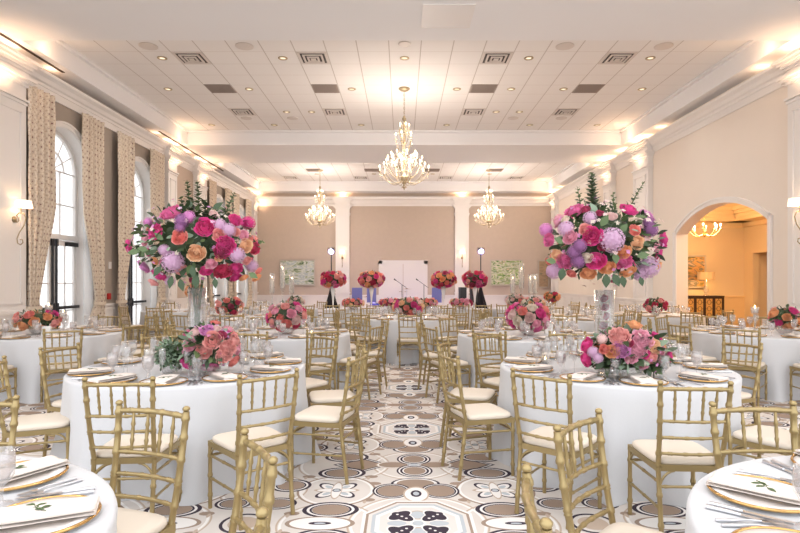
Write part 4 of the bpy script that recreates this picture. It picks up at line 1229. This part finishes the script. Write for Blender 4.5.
# --- tall arrangement on the left tall-flower table
M_, H_, K_, P_, B_, C_, E_, O_, L_, U_, W_, D_ = 'magenta', 'hotpink', 'pink', 'pink', 'blush', 'coral', 'peach', 'orange', 'lavender', 'purple', 'cream', 'red'
LEFT = [(170.9, 211.6, 10, 'peony', H_), (182, 221, 6.5, 'hydrangea', U_), (189, 217, 5.5, 'hydrangea', 'lilac'), (180, 228, 4.5, 'hydrangea', U_), (205, 227, 9.5, 'rose', M_), (179, 237, 7.5, 'rose', C_), (155, 232, 8, 'peony', M_), (127.7, 246.5, 6.5, 'peony', M_),
        (144, 240, 6, 'rose', K_), (143, 267, 7.5, 'peony', 'lilac'), (159, 276, 8.5, 'peony', M_), (153, 283, 5.5, 'rose', 'salmon'), (154, 261, 4.5, 'rose', O_), (173, 262, 9.5, 'hydrangea', L_), (181, 270, 7, 'rose', 'salmon'),
        (196, 253, 8.5, 'rose', E_), (164, 250, 5, 'hydrangea', L_), (219, 235, 6.5, 'rose', 'salmon'), (220, 225, 5.5, 'hydrangea', L_), (229, 230, 6, 'hydrangea', L_), (236, 220, 6.5, 'peony', M_), (236, 232, 4.5, 'rose', 'salmon'),
        (244, 235, 5, 'rose', K_), (246, 246, 7, 'rose', E_), (255, 249, 6, 'peony', D_), (226, 246, 9, 'peony', M_), (222, 252, 7, 'peony', 'wine'), (237, 255, 7, 'hydrangea', L_), (211, 264, 5.5, 'rose', K_), (206, 271, 6, 'rose', M_),
        (219, 258, 4, 'rose', E_), (223, 272, 8.5, 'peony', 'red'), (236, 269, 7, 'peony', M_), (236, 278, 6, 'peony', M_), (247, 261, 4.5, 'rose', 'salmon'), (252, 266, 5.5, 'hydrangea', L_), (257, 278, 5, 'rose', O_), (259, 271, 4, 'rose', C_),
        (213, 213, 4, 'rose', B_), (244, 278, 4.5, 'rose', O_), (148, 222, 4, 'hydrangea', 'lilac'), (194, 281, 5, 'rose', 'wine'), (170, 281, 4.5, 'hydrangea', L_)]
root = tag(empty('flower_arrangement', (-1.72, 4.62, TZ)), 'huge round bouquet in a tall glass vase on the left tall-flower table', 'flower arrangement')
cL = Vector((-1.72, 4.62, 1.80))
cylinder_vase(root, .075, .66)
ball_arrangement(root, cL, .52, .48, .34, LEFT, 11)
ol = Vector(root.location); rr_ = random.Random(5)
foliage(root, .50, .48, .34, cL - ol, 620, rr_, (.05, .10))
filler(root, .53, .5, .36, cL - ol, 170, rr_, ('lilac', 'lavender', 'blush', 'cream'))
for (x, y, xb, yb_, n) in ((187, 180, 190, 226, 44), (197, 180, 197, 226, 44), (235, 192, 222, 224, 24), (204, 200, 204, 228, 30), (181, 196, 187, 228, 30), (192, 198, 193, 230, 34), (210, 206, 208, 228, 24), (122, 243, 150, 252, 10), (263, 240, 250, 250, 8)):
    spike(root, px(xb, yb_, 4.55) - ol, px(x, y, 4.5) - ol, rr_, n)
m = MB()
for (x, y, dx, dz, l_) in ((140, 251, -1, -.1, .12), (148, 250, -.8, .2, .10), (172, 276, -.2, -1, .12), (180, 279, .3, -1, .12), (196, 274, 0, -1, .14), (161, 266, -.4, -.6, .12), (249, 273, .8, -.4, .1), (192, 266, .2, -.9, .12), (163, 240, -.5, .5, .1), (215, 278, .1, -1, .1)):
    p = px(x, y, 4.2) - ol; leaf(m, p, (dx, -.3, dz), (0, -1, .3), l_ * .8, l_ * .22, 0 if dz < -.5 else 1)
m.build('large_leaves', greens, root)
m = MB(); stems = MB()
for k in range(9): a = k * .7; stems.tube([(.045 * math.cos(a), .045 * math.sin(a), .03), (.05 * math.cos(a + 2.4), .05 * math.sin(a + 2.4), .75)], .004, 5)
stems.build('stems', greens[1], root)

# --- tall arrangement on the right tall-flower table
RIGHT = [(574, 210, 9, 'peony', H_), (585, 209, 5, 'rose', 'wine'), (590, 218, 6, 'hydrangea', L_), (629.4, 209, 9, 'rose', M_), (648, 215, 8, 'peony', 'lilac'), (651, 230, 6, 'hydrangea', U_), (648, 223, 5, 'hydrangea', U_), (566, 229, 7, 'hydrangea', L_),
         (569.5, 237, 7, 'rose', K_), (585, 229, 6, 'rose', 'salmon'), (592, 236, 9.5, 'rose', M_), (611.7, 240, 11, 'hydrangea', L_), (635, 230, 6, 'rose', C_), (638, 243, 7, 'rose', E_), (624, 252, 7, 'rose', O_), (624, 262, 8, 'peony', H_),
         (664.5, 240, 8, 'peony', M_), (659.5, 256, 6.5, 'peony', M_), (546, 230, 6, 'hydrangea', 'lilac'), (548.5, 240, 6.5, 'peony', H_), (556, 255, 6, 'rose', E_), (564, 262, 8, 'peony', H_), (580, 246, 6, 'hydrangea', U_), (574, 252, 6, 'hydrangea', U_), (578, 261, 6.5, 'hydrangea', U_),
         (587, 258, 5.5, 'rose', W_), (596, 261, 9, 'rose', M_), (607, 268, 7.5, 'rose', O_), (588, 274, 7.5, 'rose', O_), (628, 272, 7.5, 'rose', O_), (648, 267, 9.5, 'hydrangea', L_), (640, 273, 7, 'hydrangea', L_), (554, 271, 7, 'hydrangea', L_),
         (659, 266, 4.5, 'rose', O_), (647, 241, 4.5, 'rose', B_), (612, 216, 5, 'rose', B_), (599, 213, 4, 'rose', 'wine'), (603, 246, 5, 'rose', 'wine'), (571, 274, 5, 'rose', C_), (616, 281, 4.5, 'rose', 'wine'), (657, 247, 5, 'rose', K_), (548, 262, 4, 'rose', C_), (565, 219, 4, 'rose', W_)]
root = tag(empty('flower_arrangement', (1.70, 4.62, TZ)), 'huge round bouquet with tall leafy spike in glass vase, right tall-flower table', 'flower arrangement')
cR = Vector((1.70, 4.62, 1.80)); ol = Vector(root.location)
cylinder_vase(root, .082, .64)
ball_arrangement(root, cR, .49, .47, .34, RIGHT, 12)
foliage(root, .47, .46, .34, cR - ol, 620, rr_, (.05, .10))
filler(root, .51, .49, .37, cR - ol, 150, rr_, ('blush', 'cream', 'lilac'))
for (x, y, xb, yb_, n, l_) in ((592, 172, 594, 218, 60, .07), (577, 186, 581, 212, 16, .04), (645, 181, 630, 208, 18, .04), (613, 192, 611, 216, 14, .04), (603, 208, 598, 226, 24, .06), (582, 215, 588, 228, 18, .06)):
    spike(root, px(xb, yb_, 4.6) - ol, px(x, y, 4.5) - ol, rr_, n, l_)
m = MB()
for (x, y, dx, dz, l_) in ((606, 274, 0, -1, .13), (613, 274, .5, -.9, .13), (622, 276, .2, -1, .11), (640, 277, .3, -1, .09), (563, 268, -.2, -1, .12), (556, 262, -.8, .2, .1), (601, 226, .2, .4, .12), (620, 232, .3, .4, .1), (563, 243, -.5, .3, .1), (637, 256, .5, .1, .11), (615, 253, .0, -.4, .11)):
    p = px(x, y, 4.2) - ol; leaf(m, p, (dx, -.25, dz), (0, -1, .3), l_ * .8, l_ * .26, 0 if dz < -.5 else 1)
m.build('large_leaves', greens, root)
rin = random.Random(9)
for k in range(7):      # blossoms sunk in the vase
    flower(root, 'rose', rin.choice(('wine', 'pink', 'salmon')), (rin.uniform(-.03, .03), rin.uniform(-.03, .03), .12 + k * .075), (rin.uniform(-1, 1), -1, rin.uniform(-.3, .6)), .036, rin)

# --- low arrangements
def low_root(x, y, label, z=TZ): return tag(empty('flower_arrangement', (x, y, z)), label, 'flower arrangement', 'low table arrangements')
def bowl(root, r, h, m=None):
    q = MB(); q.lathe([(.001, .002), (r * .6, .002), (r * .95, h * .5), (r, h), (r - .006, h), (r * .9, h * .5), (r * .5, .01), (.001, .01)], 24); q.build('bowl', m or glass, root)
LL = [(213, 340, 9, 'rose', 'salmon'), (189, 344, 7.5, 'peony', K_), (203, 351.5, 8, 'rose', 'salmon'), (207, 330, 6.5, 'peony', 'lilac'), (195, 331, 6, 'rose', B_), (236, 342, 8, 'peony', 'salmon'), (228.5, 348, 8, 'peony', 'salmon'), (224, 356, 8, 'peony', 'salmon'),
      (210, 368, 8, 'peony', H_), (186.5, 365, 8, 'peony', M_), (234.5, 362, 6.5, 'peony', C_), (215.5, 322, 4.5, 'peony', C_), (238, 350, 5, 'rose', K_), (222, 335, 4.5, 'rose', 'wine'), (217, 328, 4, 'rose', B_)]
root = low_root(-1.49, 4.16, 'low salmon and pink peony centrepiece on the left tall-flower table'); ol = Vector(root.location)
bowl(root, .12, .09); cc = Vector((-1.47, 4.18, EYE - .50))
ball_arrangement(root, cc, .21, .19, .17, LL, 21, 12, ('salmon', 'pink', 'magenta', 'coral')); foliage(root, .21, .19, .17, cc - ol, 300, rr_, (.05, .09), low=-.75)
filler(root, .22, .2, .18, cc - ol, 50, rr_, ('cream', 'lilac'), .012)
root = tag(empty('leafy_bunch', (-1.78, 4.22, TZ)), 'low sage-green leafy bunch left of the salmon peonies', 'greenery'); bowl(root, .07, .07)
mbg = foliage(root, .11, .11, .13, (0, 0, .15), 700, rr_, (.022, .04), (0, 2, 9), -.8)
RL = [(586, 344.5, 7.5, 'rose', M_), (585, 360, 7.5, 'rose', M_), (619.5, 336, 9.5, 'peony', 'salmon'), (634, 324, 8, 'rose', O_), (643, 339, 10, 'peony', K_), (655, 346, 7.5, 'rose', E_), (612, 351.5, 6.5, 'rose', O_), (621, 350, 8, 'peony', 'lilac'),
      (604, 349, 5, 'rose', 'coral'), (593, 352, 5, 'hydrangea', L_), (639, 351, 7.5, 'peony', K_), (645, 354, 5, 'rose', M_), (670, 357, 6.5, 'peony', M_), (631, 358, 6, 'peony', K_), (602, 339, 4.5, 'hydrangea', B_), (652, 358, 6, 'rose', 'salmon'), (662, 350, 5, 'rose', K_), (628, 343, 5, 'rose', 'wine'), (598, 358, 4.5, 'hydrangea', L_), (644, 365, 5, 'peony', K_), (660, 362, 4, 'rose', 'wine')]
root = low_root(1.62, 4.1, 'wide low pink, orange and magenta centrepiece on the right tall-flower table'); ol = Vector(root.location)
bowl(root, .17, .08); cc = Vector((1.70, 4.12, EYE - .54))
ball_arrangement(root, cc, .32, .2, .20, RL, 22, 14, ('pink', 'lilac', 'magenta', 'orange')); foliage(root, .31, .2, .18, cc - ol, 420, rr_, (.05, .10), low=-.75)
filler(root, .33, .21, .2, cc - ol, 70, rr_, ('cream', 'lilac', 'blush'), .012)

def random_arr(x, y, z, rx, rz, cols, label, n, seed, vase, group, r=(.04, .06), name='flower_arrangement', kinds=('rose', 'rose', 'peony'), nf=160):
    root = tag(empty(name, (x, y, z)), label, 'flower arrangement', group); q = random.Random(seed)
    h = 0
    if vase == 'bowl': bowl(root, min(.11, rx * .55), .09); h = .08
    elif vase == 'compote':
        m = MB(); m.lathe([(.001, .001), (.06, .001), (.055, .008), (.012, .02), (.01, .10), (.03, .12), (.10, .15), (.12, .20), (.11, .20), (.001, .13)], 20); m.build('compote', gold_shiny, root); h = .19
    elif vase == 'pedestal':
        m = MB(); m.box(-.05, .05, -.05, .05, 0, .02)
        for sx in (-1, 1):
            for sy in (-1, 1): m.tube([(sx * .05, sy * .05, .01), (sx * .11, sy * .11, .30)], .006, 4)
        m.box(-.12, .12, -.12, .12, .30, .315); m.build('gold_stand', gold_shiny, root); h = .31
    elif vase == 'tall':
        m = MB(); m.lathe([(.001, .002), (.09, .002), (.08, .012), (.016, .03), (.014, .12), (.03, .3), (.075, .58), (.07, .58), (.02, .28), (.001, .14)], 20); m.build('trumpet_vase', mat_once('white_glass_vase'), root); h = .56
    c = Vector((0, 0, h + rz * .82))
    for k in range(n):
        t = (k + .5) / n; v = Vector((math.sqrt(max(0, 1 - (1.75 * t - .85) ** 2)) * math.cos(k * 2.399), math.sqrt(max(0, 1 - (1.75 * t - .85) ** 2)) * math.sin(k * 2.399), -(1.75 * t - .85) )).normalized()
        p = c + Vector((v.x * rx, v.y * rx, v.z * rz)) * q.uniform(.88, 1.02)
        flower(root, q.choice(kinds), q.choice(cols), p, v + Vector((0, 0, .1)), q.uniform(*r) * 1.32, q)
    foliage(root, rx * .98, rx * .98, rz * .98, c, nf, q, (.04, .07), low=-.7)
    return root
_mo = {}
def mat_once(n):
    if n not in _mo: _mo[n] = mat(n, (240, 238, 236), .2, coat=.3)
    return _mo[n]
g1 = 'low table arrangements'
random_arr(-4.93, 7.45, TZ, .30, .14, ('coral', 'salmon', 'orange', 'magenta', 'peach'), 'coral and magenta flowers on the window-side table', 20, 31, 'bowl', g1)
random_arr(5.22, 7.5, TZ, .20, .17, ('salmon', 'pink', 'orange', 'magenta', 'coral'), 'low pink and orange arrangement on the arch-side table', 17, 32, 'bowl', g1)
random_arr(-1.56, 7.45, TZ, .27, .20, ('red', 'magenta', 'coral', 'salmon', 'blush', 'pink'), 'blush, magenta and coral arrangement on the left second-row table', 30, 33, 'bowl', g1)
random_arr(1.66, 7.25, TZ, .30, .20, ('hotpink', 'coral', 'magenta', 'blush', 'cream', 'pink'), 'blush and hot pink arrangement on the right second-row table', 34, 34, 'bowl', g1)
random_arr(.12, 10.5, TZ, .30, .19, ('blush', 'coral', 'peach', 'magenta', 'cream', 'salmon'), 'wide blush and coral arrangement on the middle aisle table', 28, 35, 'bowl', g1, (.045, .065))
random_arr(-3.3, 10.5, TZ, .27, .19, ('red', 'salmon', 'coral', 'orange', 'wine'), 'red, coral and orange arrangement on the left third-row table', 22, 36, 'bowl', g1)
random_arr(2.55, 10.7, TZ, .24, .19, ('blush', 'peach', 'cream', 'salmon'), 'pale blush arrangement on the right third-row table', 20, 37, 'bowl', g1)
random_arr(-3.95, 14.0, TZ - .0, .24, .18, ('orange', 'coral', 'peach'), 'round coral-orange bouquet on gold stand, left candle table', 18, 38, 'pedestal', 'raised round bouquets')if False else None
random_arr(-5.0, 13.3, TZ, .24, .20, ('orange', 'coral', 'peach'), 'round coral bouquet on a gold stand on the far window-side table', 20, 38, 'pedestal', 'raised round bouquets')
random_arr(3.9, 14.3, TZ, .22, .14, ('red', 'coral', 'orange'), 'red and coral bouquet on a gold compote, right candle table', 18, 39, 'compote', 'raised round bouquets')
random_arr(5.3, 11.5, TZ, .24, .16, ('red', 'wine', 'salmon'), 'low deep-red arrangement on the far arch-side table', 18, 40, 'bowl', g1)
random_arr(2.9, 14.1, TZ, .26, .17, ('blush', 'salmon', 'cream', 'coral'), 'blush arrangement below the candles, right candle table', 20, 41, 'bowl', g1)
random_arr(-2.7, 14.0, TZ, .22, .14, ('blush', 'salmon', 'cream'), 'blush arrangement below the candles, left candle table', 16, 42, 'bowl', g1)
# --- head table with its four tall bouquets and low garlands
HY, HX0, HX1 = 14.2, -2.0, 2.2
def rect_cloth(x0, x1, y0, y1, H=.762):
    mb = MB(); per = []; w_, h_ = x1 - x0, y1 - y0; N = 240; L = 2 * (w_ + h_)
    def pt(s):
        s = s % L
        if s < w_: return (x0 + s, y0, 0, -1)
        s -= w_
        if s < h_: return (x1, y0 + s, 1, 0)
        s -= h_
        if s < w_: return (x1 - s, y1, 0, 1)
        s -= w_; return (x0, y1 - s, -1, 0)
    rows = []
    for z in (H, H - .02, .5, .25, .003):
        row = []
        for k in range(N):
            s = k * L / N; x, y, nx, ny = pt(s); t = 1 - z / H; f = t * (.03 + .035 * math.sin(s * 11 + math.sin(s * 3)))
            row.append((x + nx * f, y + ny * f, z))
        rows.append(row)
    vs = [p for r in rows for p in r]; fs = [(i * N + k, (i + 1) * N + k, (i + 1) * N + (k + 1) % N, i * N + (k + 1) % N) for i in range(4) for k in range(N)]
    mb.add(vs, fs); mb.add(rows[0], [tuple(range(N))], 0, False)
    return mb
tag(rect_cloth(HX0, HX1, HY - .38, HY + .38).build('tablecloth', cloth_m), 'white cloth over the long straight head table before the back wall', 'tablecloth')
reds = ('magenta', 'red', 'coral', 'wine', 'orange', 'hotpink', 'salmon')
for i, (x, l) in enumerate(((-1.78, 'leftmost'), (-.79, 'second from the left'), (1.07, 'second from the right'), (1.88, 'rightmost'))):
    random_arr(x, HY, TZ, .34, .24, reds, 'tall red-pink bouquet in white trumpet vase, %s, head table' % l, 34, 50 + i, 'tall', 'tall head table bouquets', (.05, .07), nf=220)
for i, (x, l) in enumerate(((-1.25, 'leftmost'), (-.3, 'left of the centre'), (.62, 'right of the centre'), (1.5, 'rightmost'))):
    random_arr(x, HY - .22, TZ, .30, .11, ('salmon', 'coral', 'pink', 'wine', 'peach'), 'low pink and coral garland on the head table, %s' % l, 20, 60 + i, 'bowl', g1, nf=120)
for i in range(8):
    x = HX0 + .3 + i * .52
    place(chair_far, (x, HY - .80, 0), rnd.uniform(-.05, .05), 'gold chair with ivory seat at the head table front, %s' % ['far left end', 'second from the left end', 'third from the left end', 'just left of its middle', 'just right of its middle', 'third from the right end', 'second from the right end', 'far right end'][i], 'gold banquet chairs')

# --- crystal candle clusters
def candle_cluster(x, y, spots, label):
    for i, (dx, dy, h, r, l) in enumerate(spots):
        e = tag(empty('glass_candle_holder', (x + dx, y + dy, TZ)), '%s glass cylinder candle on the %s' % (l, label), 'candle', 'glass cylinder candles')
        m = MB(); m.lathe([(.001, .002), (.06, .002), (.05, .014), (.014, .03), (.022, .08), (.012, .12), (.018, .2), (.04, h * .42), (r, h * .44), (r, h), (r - .005, h), (r - .005, h * .46), (.001, h * .46)], 16); m.build('glass_cylinder', glass, e)
        m = MB(); m.tube([(0, 0, h * .46 + .002), (0, 0, h * .86)], .036, 12); m.build('pillar_candle', wax, e)
        m = MB(); m.lathe([(.001, h * .865), (.008, h * .88), (.001, h * .92)], 8); m.build('flame', flame, e)
candle_cluster(-3.05, 14.0, ((-.26, 0, .92, .065, 'left'), (.0, .05, 1.17, .065, 'tallest middle'), (.24, 0, .90, .065, 'right')), 'left candle table')
candle_cluster(3.10, 14.0, ((-.28, 0, .90, .065, 'left'), (-.04, .08, 1.17, .07, 'tallest middle'), (.16, -.03, .88, .06, 'inner right'), (.30, .03, .90, .06, 'outer right')), 'right candle table')
def candlestick(x, y, h, label):
    e = tag(empty('glass_candlestick', (x, y, TZ)), label, 'candle', 'candlesticks')
    m = MB(); m.lathe([(.001, .001), (.05, .001), (.045, .01), (.01, .025), (.018, .06), (.009, .1), (.012, h - .1), (.045, h - .08), (.052, h), (.048, h), (.04, h - .07), (.001, h - .075)], 16); m.build('glass_stem', crystal, e)
    m = MB(); m.lathe([(.001, h - .07), (.036, h - .07), (.036, h - .02), (.001, h - .02)], 14); m.build('wax', wax, e)
    m = MB(); m.lathe([(.001, h - .018), (.009, h), (.001, h + .03)], 8); m.build('flame', flame, e)
candlestick(4.78, 7.45, .36, 'lit glass candlestick left of the flowers on the arch-side table')
candlestick(5.62, 7.55, .42, 'taller lit glass candlestick right of the flowers, arch-side table')
candlestick(-4.62, 7.5, .30, 'lit glass candlestick right of the flowers on the window-side table')
candlestick(-4.98, 7.75, .38, 'taller lit glass candlestick behind the flowers, window-side table')
for (x, y, l) in ((-1.2, 7.3, 'left second-row table'), (1.98, 7.15, 'right second-row table'), (.45, 10.35, 'middle aisle table, right of its flowers'), (-.25, 10.3, 'middle aisle table, left of its flowers'), (-1.35, 4.75, 'left tall-flower table behind the peonies'), (1.25, 4.8, 'right tall-flower table behind the flowers'), (-5.4, 7.3, 'window-side table left edge'), (5.5, 7.2, 'arch-side table beside the flowers')):
    place(votive, (x, y, TZ), 0, 'small lit votive candle in clear glass, ' + l, 'votive candles')
def card(x, y, label):
    m = MB(); m.prism([(-.03, 0), (.03, 0), (0.004, .13), (-.004, .13)], 'x', -.055, .055); tag(m.build('table_card', china, loc=(x, y, TZ), rotz=.0), label, 'card', 'table cards')
card(-4.62, 7.15, 'small white tent card beside the flowers on the window-side table')
card(2.0, 7.5, 'small white tent card behind the flowers, right second-row table')
# crystal vase mass on the left tall-flower table, behind the peonies
root = tag(empty('crystal_vase', (-1.84, 5.05, TZ)), 'wide cut-crystal vase standing behind the salmon peonies, left tall-flower table', 'vase')
m = MB(); m.lathe([(.001, .003), (.07, .003), (.05, .03), (.06, .08), (.10, .2), (.115, .3), (.12, .38), (.113, .38), (.10, .22), (.05, .1), (.001, .06)], 24)
for i, v in enumerate(m.v):
    a = math.atan2(v[1], v[0]); k = 1 + .05 * math.cos(12 * a) * (v[2] > .05); m.v[i] = (v[0] * k, v[1] * k, v[2])
m.build('vase_body', crystal, root)
m = MB()
for k in range(60):
    a = k * 2.4; z = .04 + .33 * k / 60; r_ = .05 + .05 * z / .38
    m.add([(r_ * math.cos(a) + .012, r_ * math.sin(a), z), (r_ * math.cos(a), r_ * math.sin(a) + .012, z), (r_ * math.cos(a) - .012, r_ * math.sin(a), z), (r_ * math.cos(a), r_ * math.sin(a) - .012, z), (r_ * math.cos(a), r_ * math.sin(a), z + .02), (r_ * math.cos(a), r_ * math.sin(a), z - .02)],
          [(0, 1, 4), (1, 2, 4), (2, 3, 4), (3, 0, 4), (1, 0, 5), (2, 1, 5), (3, 2, 5), (0, 3, 5)], 0, False)
tag(m.build('crystal_beads', crystal_w, root), kind='stuff')

# ---------------------------------------------------------------- band corner before the back wall
blue_m = mat('blue_lit_shell', (120, 124, 200), .3)  # blue stage light painted into the drum colour; stand panels share it
head_m = mat('drum_head', (226, 224, 240), .5)
def drum(parent, x, y, z, r, h, ax='z', nm='drum'):
    m = MB(); m.lathe([(r, 0), (r, h)], 24, 0); m.lathe([(.001, h), (r, h)], 24, 1); m.lathe([(r, 0), (.001, 0)], 24, 1)
    m.lathe([(r + .008, h - .02), (r + .008, h + .008), (r, h + .008)], 24, 2); m.lathe([(r + .008, -.008), (r + .008, .02)], 24, 2)
    if ax == 'y': m.v = [(v[0], v[2], v[1]) for v in m.v]
    m.v = [(v[0] + x, v[1] + y, v[2] + z) for v in m.v]
    m.build(nm, [blue_m, head_m, silver], parent)
dk = tag(empty('drum_kit', (-.45, 20.0, 0)), 'drum kit with painted-in blue light standing before the back double doors', 'drums')
drum(dk, 0, -.2, .29, .28, .4, 'y', 'bass_drum'); drum(dk, -.22, -.1, .62, .15, .2, nm='tom_drum'); drum(dk, .2, -.1, .62, .15, .2, nm='tom_drum'); drum(dk, .55, .2, .3, .2, .38, nm='floor_tom'); drum(dk, -.55, .25, .55, .18, .13, nm='snare_drum')
for (x, y, h) in ((-.65, 0, 1.15), (.62, -.05, 1.2), (-.85, .35, .9)):
    m = MB(); m.tube([(x, y, .0), (x, y, h)], .011, 6)
    for k in range(3): a = k * 2.1; m.tube([(x, y, .3), (x + .22 * math.cos(a), y + .22 * math.sin(a), 0)], .009, 5)
    st_ = m.build('cymbal_stand', silver, dk); m = MB(); m.lathe([(.20, h - .012), (.05, h), (.02, h + .015), (.001, h + .015)], 24, 0, (x, y, 0)); m.build('cymbal', gold_shiny, st_)
for (x, l, w_) in ((-1.55, 'left', .36), (-1.05, 'middle', .32), (1.2, 'right', .34)):
    e = tag(empty('music_stand', (x, 19.0, 0)), 'blue-fronted music stand on the %s of the stage area' % l, 'music stand', 'music stands')
    m = MB(); m.box(-w_ / 2, w_ / 2, -.02, .0, .75, 1.25); m.box(-w_ / 2, w_ / 2, -.08, .0, .74, .76); m.build('desk_panel', blue_m, e)
    m = MB(); m.tube([(0, .01, .05), (0, .01, .9)], .015, 6); m.lathe([(.001, 0), (.18, 0), (.17, .02), (.02, .03)], 16, 0, (0, .01, 0)); m.build('stand', blackm, e)
for (x, y, l) in ((-.0, 18.6, 'left'), (.75, 18.8, 'right')):
    e = tag(empty('microphone_stand', (x, y, 0)), 'thin black microphone stand, %s one before the double doors' % l, 'microphone stand', 'microphone stands')
    m = MB(); m.lathe([(.001, 0), (.14, 0), (.13, .02), (.015, .03)], 16); m.tube([(0, 0, .02), (0, 0, 1.35)], .01, 6); m.tube([(-.2, 0, 1.5), (.15, 0, 1.25)], .008, 6); m.build('stand', blackm, e)
    m = MB(); m.tube([(-.2, 0, 1.5), (-.27, 0, 1.55)], [.014, .024], 8); m.build('microphone', blackm, e)
for (x, l, zl) in ((-2.35, 'left', 1), (2.62, 'right', 1)):
    e = tag(empty('stage_light_stand', (x, 18.3, 0)), 'black draped tripod light stand on the %s before the back wall' % l, 'light stand', 'stage light stands')
    m = MB(); m.tube([(0, 0, .02), (0, 0, 2.45)], .018, 8)
    for k in range(3): a = k * 2.094 + .5; m.tube([(0, 0, .95), (.38 * math.cos(a), .38 * math.sin(a), .01)], .014, 6)
    m.build('pole', blackm, e)
    m = MB(); n = 36; vs = []
    for (r_, z) in ((.03, 1.32), (.10, 1.0), (.24, .5), (.38, .02)):
        for t in range(n): a = 2 * PI * t / n; q = r_ * (1 + .10 * math.sin(9 * a) * (r_ > .05)); vs.append((q * math.cos(a), q * math.sin(a), z))
    m.add(vs, [(i * n + k_, i * n + (k_ + 1) % n, (i + 1) * n + (k_ + 1) % n, (i + 1) * n + k_) for i in range(3) for k_ in range(n)]); m.build('black_scrim', black_cloth, e)
    m = MB(); m.tube([(0, .08, 2.52), (0, -.12, 2.46)], [.09, .11], 14); m.tube([(-.12, 0, 2.45), (-.12, 0, 2.58), (.12, 0, 2.58), (.12, 0, 2.45)], .01, 5); h_ = m.build('lamp_head', blackm, e)
    m = MB(); m.tube([(0, -.121, 2.459), (0, -.125, 2.458)], .085, 14); m.build('lens', emit_mat('stage_lens', (214, 200, 255), 5), h_)
for (x, y, l) in ((1.95, 17.6, 'left'), (2.3, 17.5, 'right')):
    e = tag(empty('loudspeaker', (x, y, 0)), 'black loudspeaker on a short stand before the back wall, %s one' % l, 'speaker', 'stage loudspeakers')
    m = MB(); m.tube([(0, 0, 0), (0, 0, .8)], .02, 8); m.lathe([(.001, 0), (.22, 0), (.2, .02), (.02, .03)], 16); m.build('stand', blackm, e)
    m = MB(); m.prism([(-.1, -.12), (.1, -.12), (.13, .1), (-.13, .1)], 'z', .8, 1.28); m.build('cabinet', blackm, e)
# ---------------------------------------------------------------- light
def light(kind, loc, energy, col, rot=(0, 0, 0), size=.1, sy=None, spot=None, name='lamp_light', blend=.8):
    d = bpy.data.lights.new(name, kind); d.energy = energy; d.color = tuple(lin(col)[:3])
    if kind == 'AREA':
        d.size = size
        if sy: d.shape = 'RECTANGLE'; d.size_y = sy
    elif kind == 'SPOT': d.spot_size = R(spot); d.spot_blend = blend; d.shadow_soft_size = size
    else: d.shadow_soft_size = size
    o = bpy.data.objects.new(name, d); COL.objects.link(o); o.location = loc; o.rotation_euler = rot
    return o
WARM = (255, 240, 226)
for x, y, l in CHA:
    light('POINT', (x, y, ZC - 1.55), CHANDEL, WARM, size=.5, name='chandelier_glow')
for (y, xs) in CANS:
    for x in xs: light('SPOT', (x, y, ZC - .03), DOWN, (255, 246, 238), size=.06, spot=130, name='downlight_and_fill')
for x in (-4.6, -1.6, 1.6, 4.6):
    for y in (2.6, 4.6, 6.8): light('SPOT', (x, y, ZS - .03), DOWN * 1.2, (255, 244, 234), size=.08, spot=140, name='downlight_and_fill')  # unseen spots without fixtures, added as fill for the front of the room
# cove lamps on the cornices over the pilasters
for lst, xw, s in ((PIL_L, XL, 1), (PIL_R, XR, -1)):
    for a, c in lst:
        for y in (a - .7, (a + c) / 2 - .25, (a + c) / 2 + .25, c + .7): light('POINT', (xw + s * .13, y, ZS - .10), COVE * .6 * (1 if abs(y - (a + c) / 2) < .3 else .5), (255, 212, 172), size=.09, name='cove_lamp')
        light('SPOT', (xw + s * .40, (a + c) / 2, 4.5), COVE * 6, (255, 208, 164), (PI, 0, 0), .1, spot=120, name='capital_uplight', blend=1)
for x in (-2.69, 2.71): light('POINT', (x, YB - .16, ZS - .10), COVE, (255, 206, 160), size=.05, name='cove_lamp')
for x in (IL + .25, IR - .25):
    for y in (9.6, 15.5, 19, 23.8): light('POINT', (x, y, ZC - .34), COVE * .8, (255, 212, 172), size=.12, name='coffer_lamp')
for sx, y, a_, l in SCO:
    s = math.cos(a_); t = math.sin(a_)
    light('POINT', (sx + .16 * s, y + .16 * t, 2.62 + .16), 6, (255, 206, 150), size=.03, name='sconce_glow')
light('POINT', (8.25, 15.0, 2.95), 90, (255, 222, 180), size=.3, name='foyer_glow')
light('AREA', (9, 12.6, 3.7), 90, (255, 226, 186), size=1.6, name='foyer_downlight')
light('POINT', (9.62, 17.28, 1.55), 8, (255, 206, 140), size=.05, name='table_lamp_glow')
for x, a_ in ((-2.35, -1), (2.62, 1)):
    o = light('SPOT', (x, 18.1, 2.44), 420, (160, 140, 255), size=.08, spot=60, name='stage_beam')
    tgt = Vector((.2, 22.5, .9)); o.rotation_euler = (tgt - Vector(o.location)).to_track_quat('-Z', 'Y').to_euler()
drop_protos()
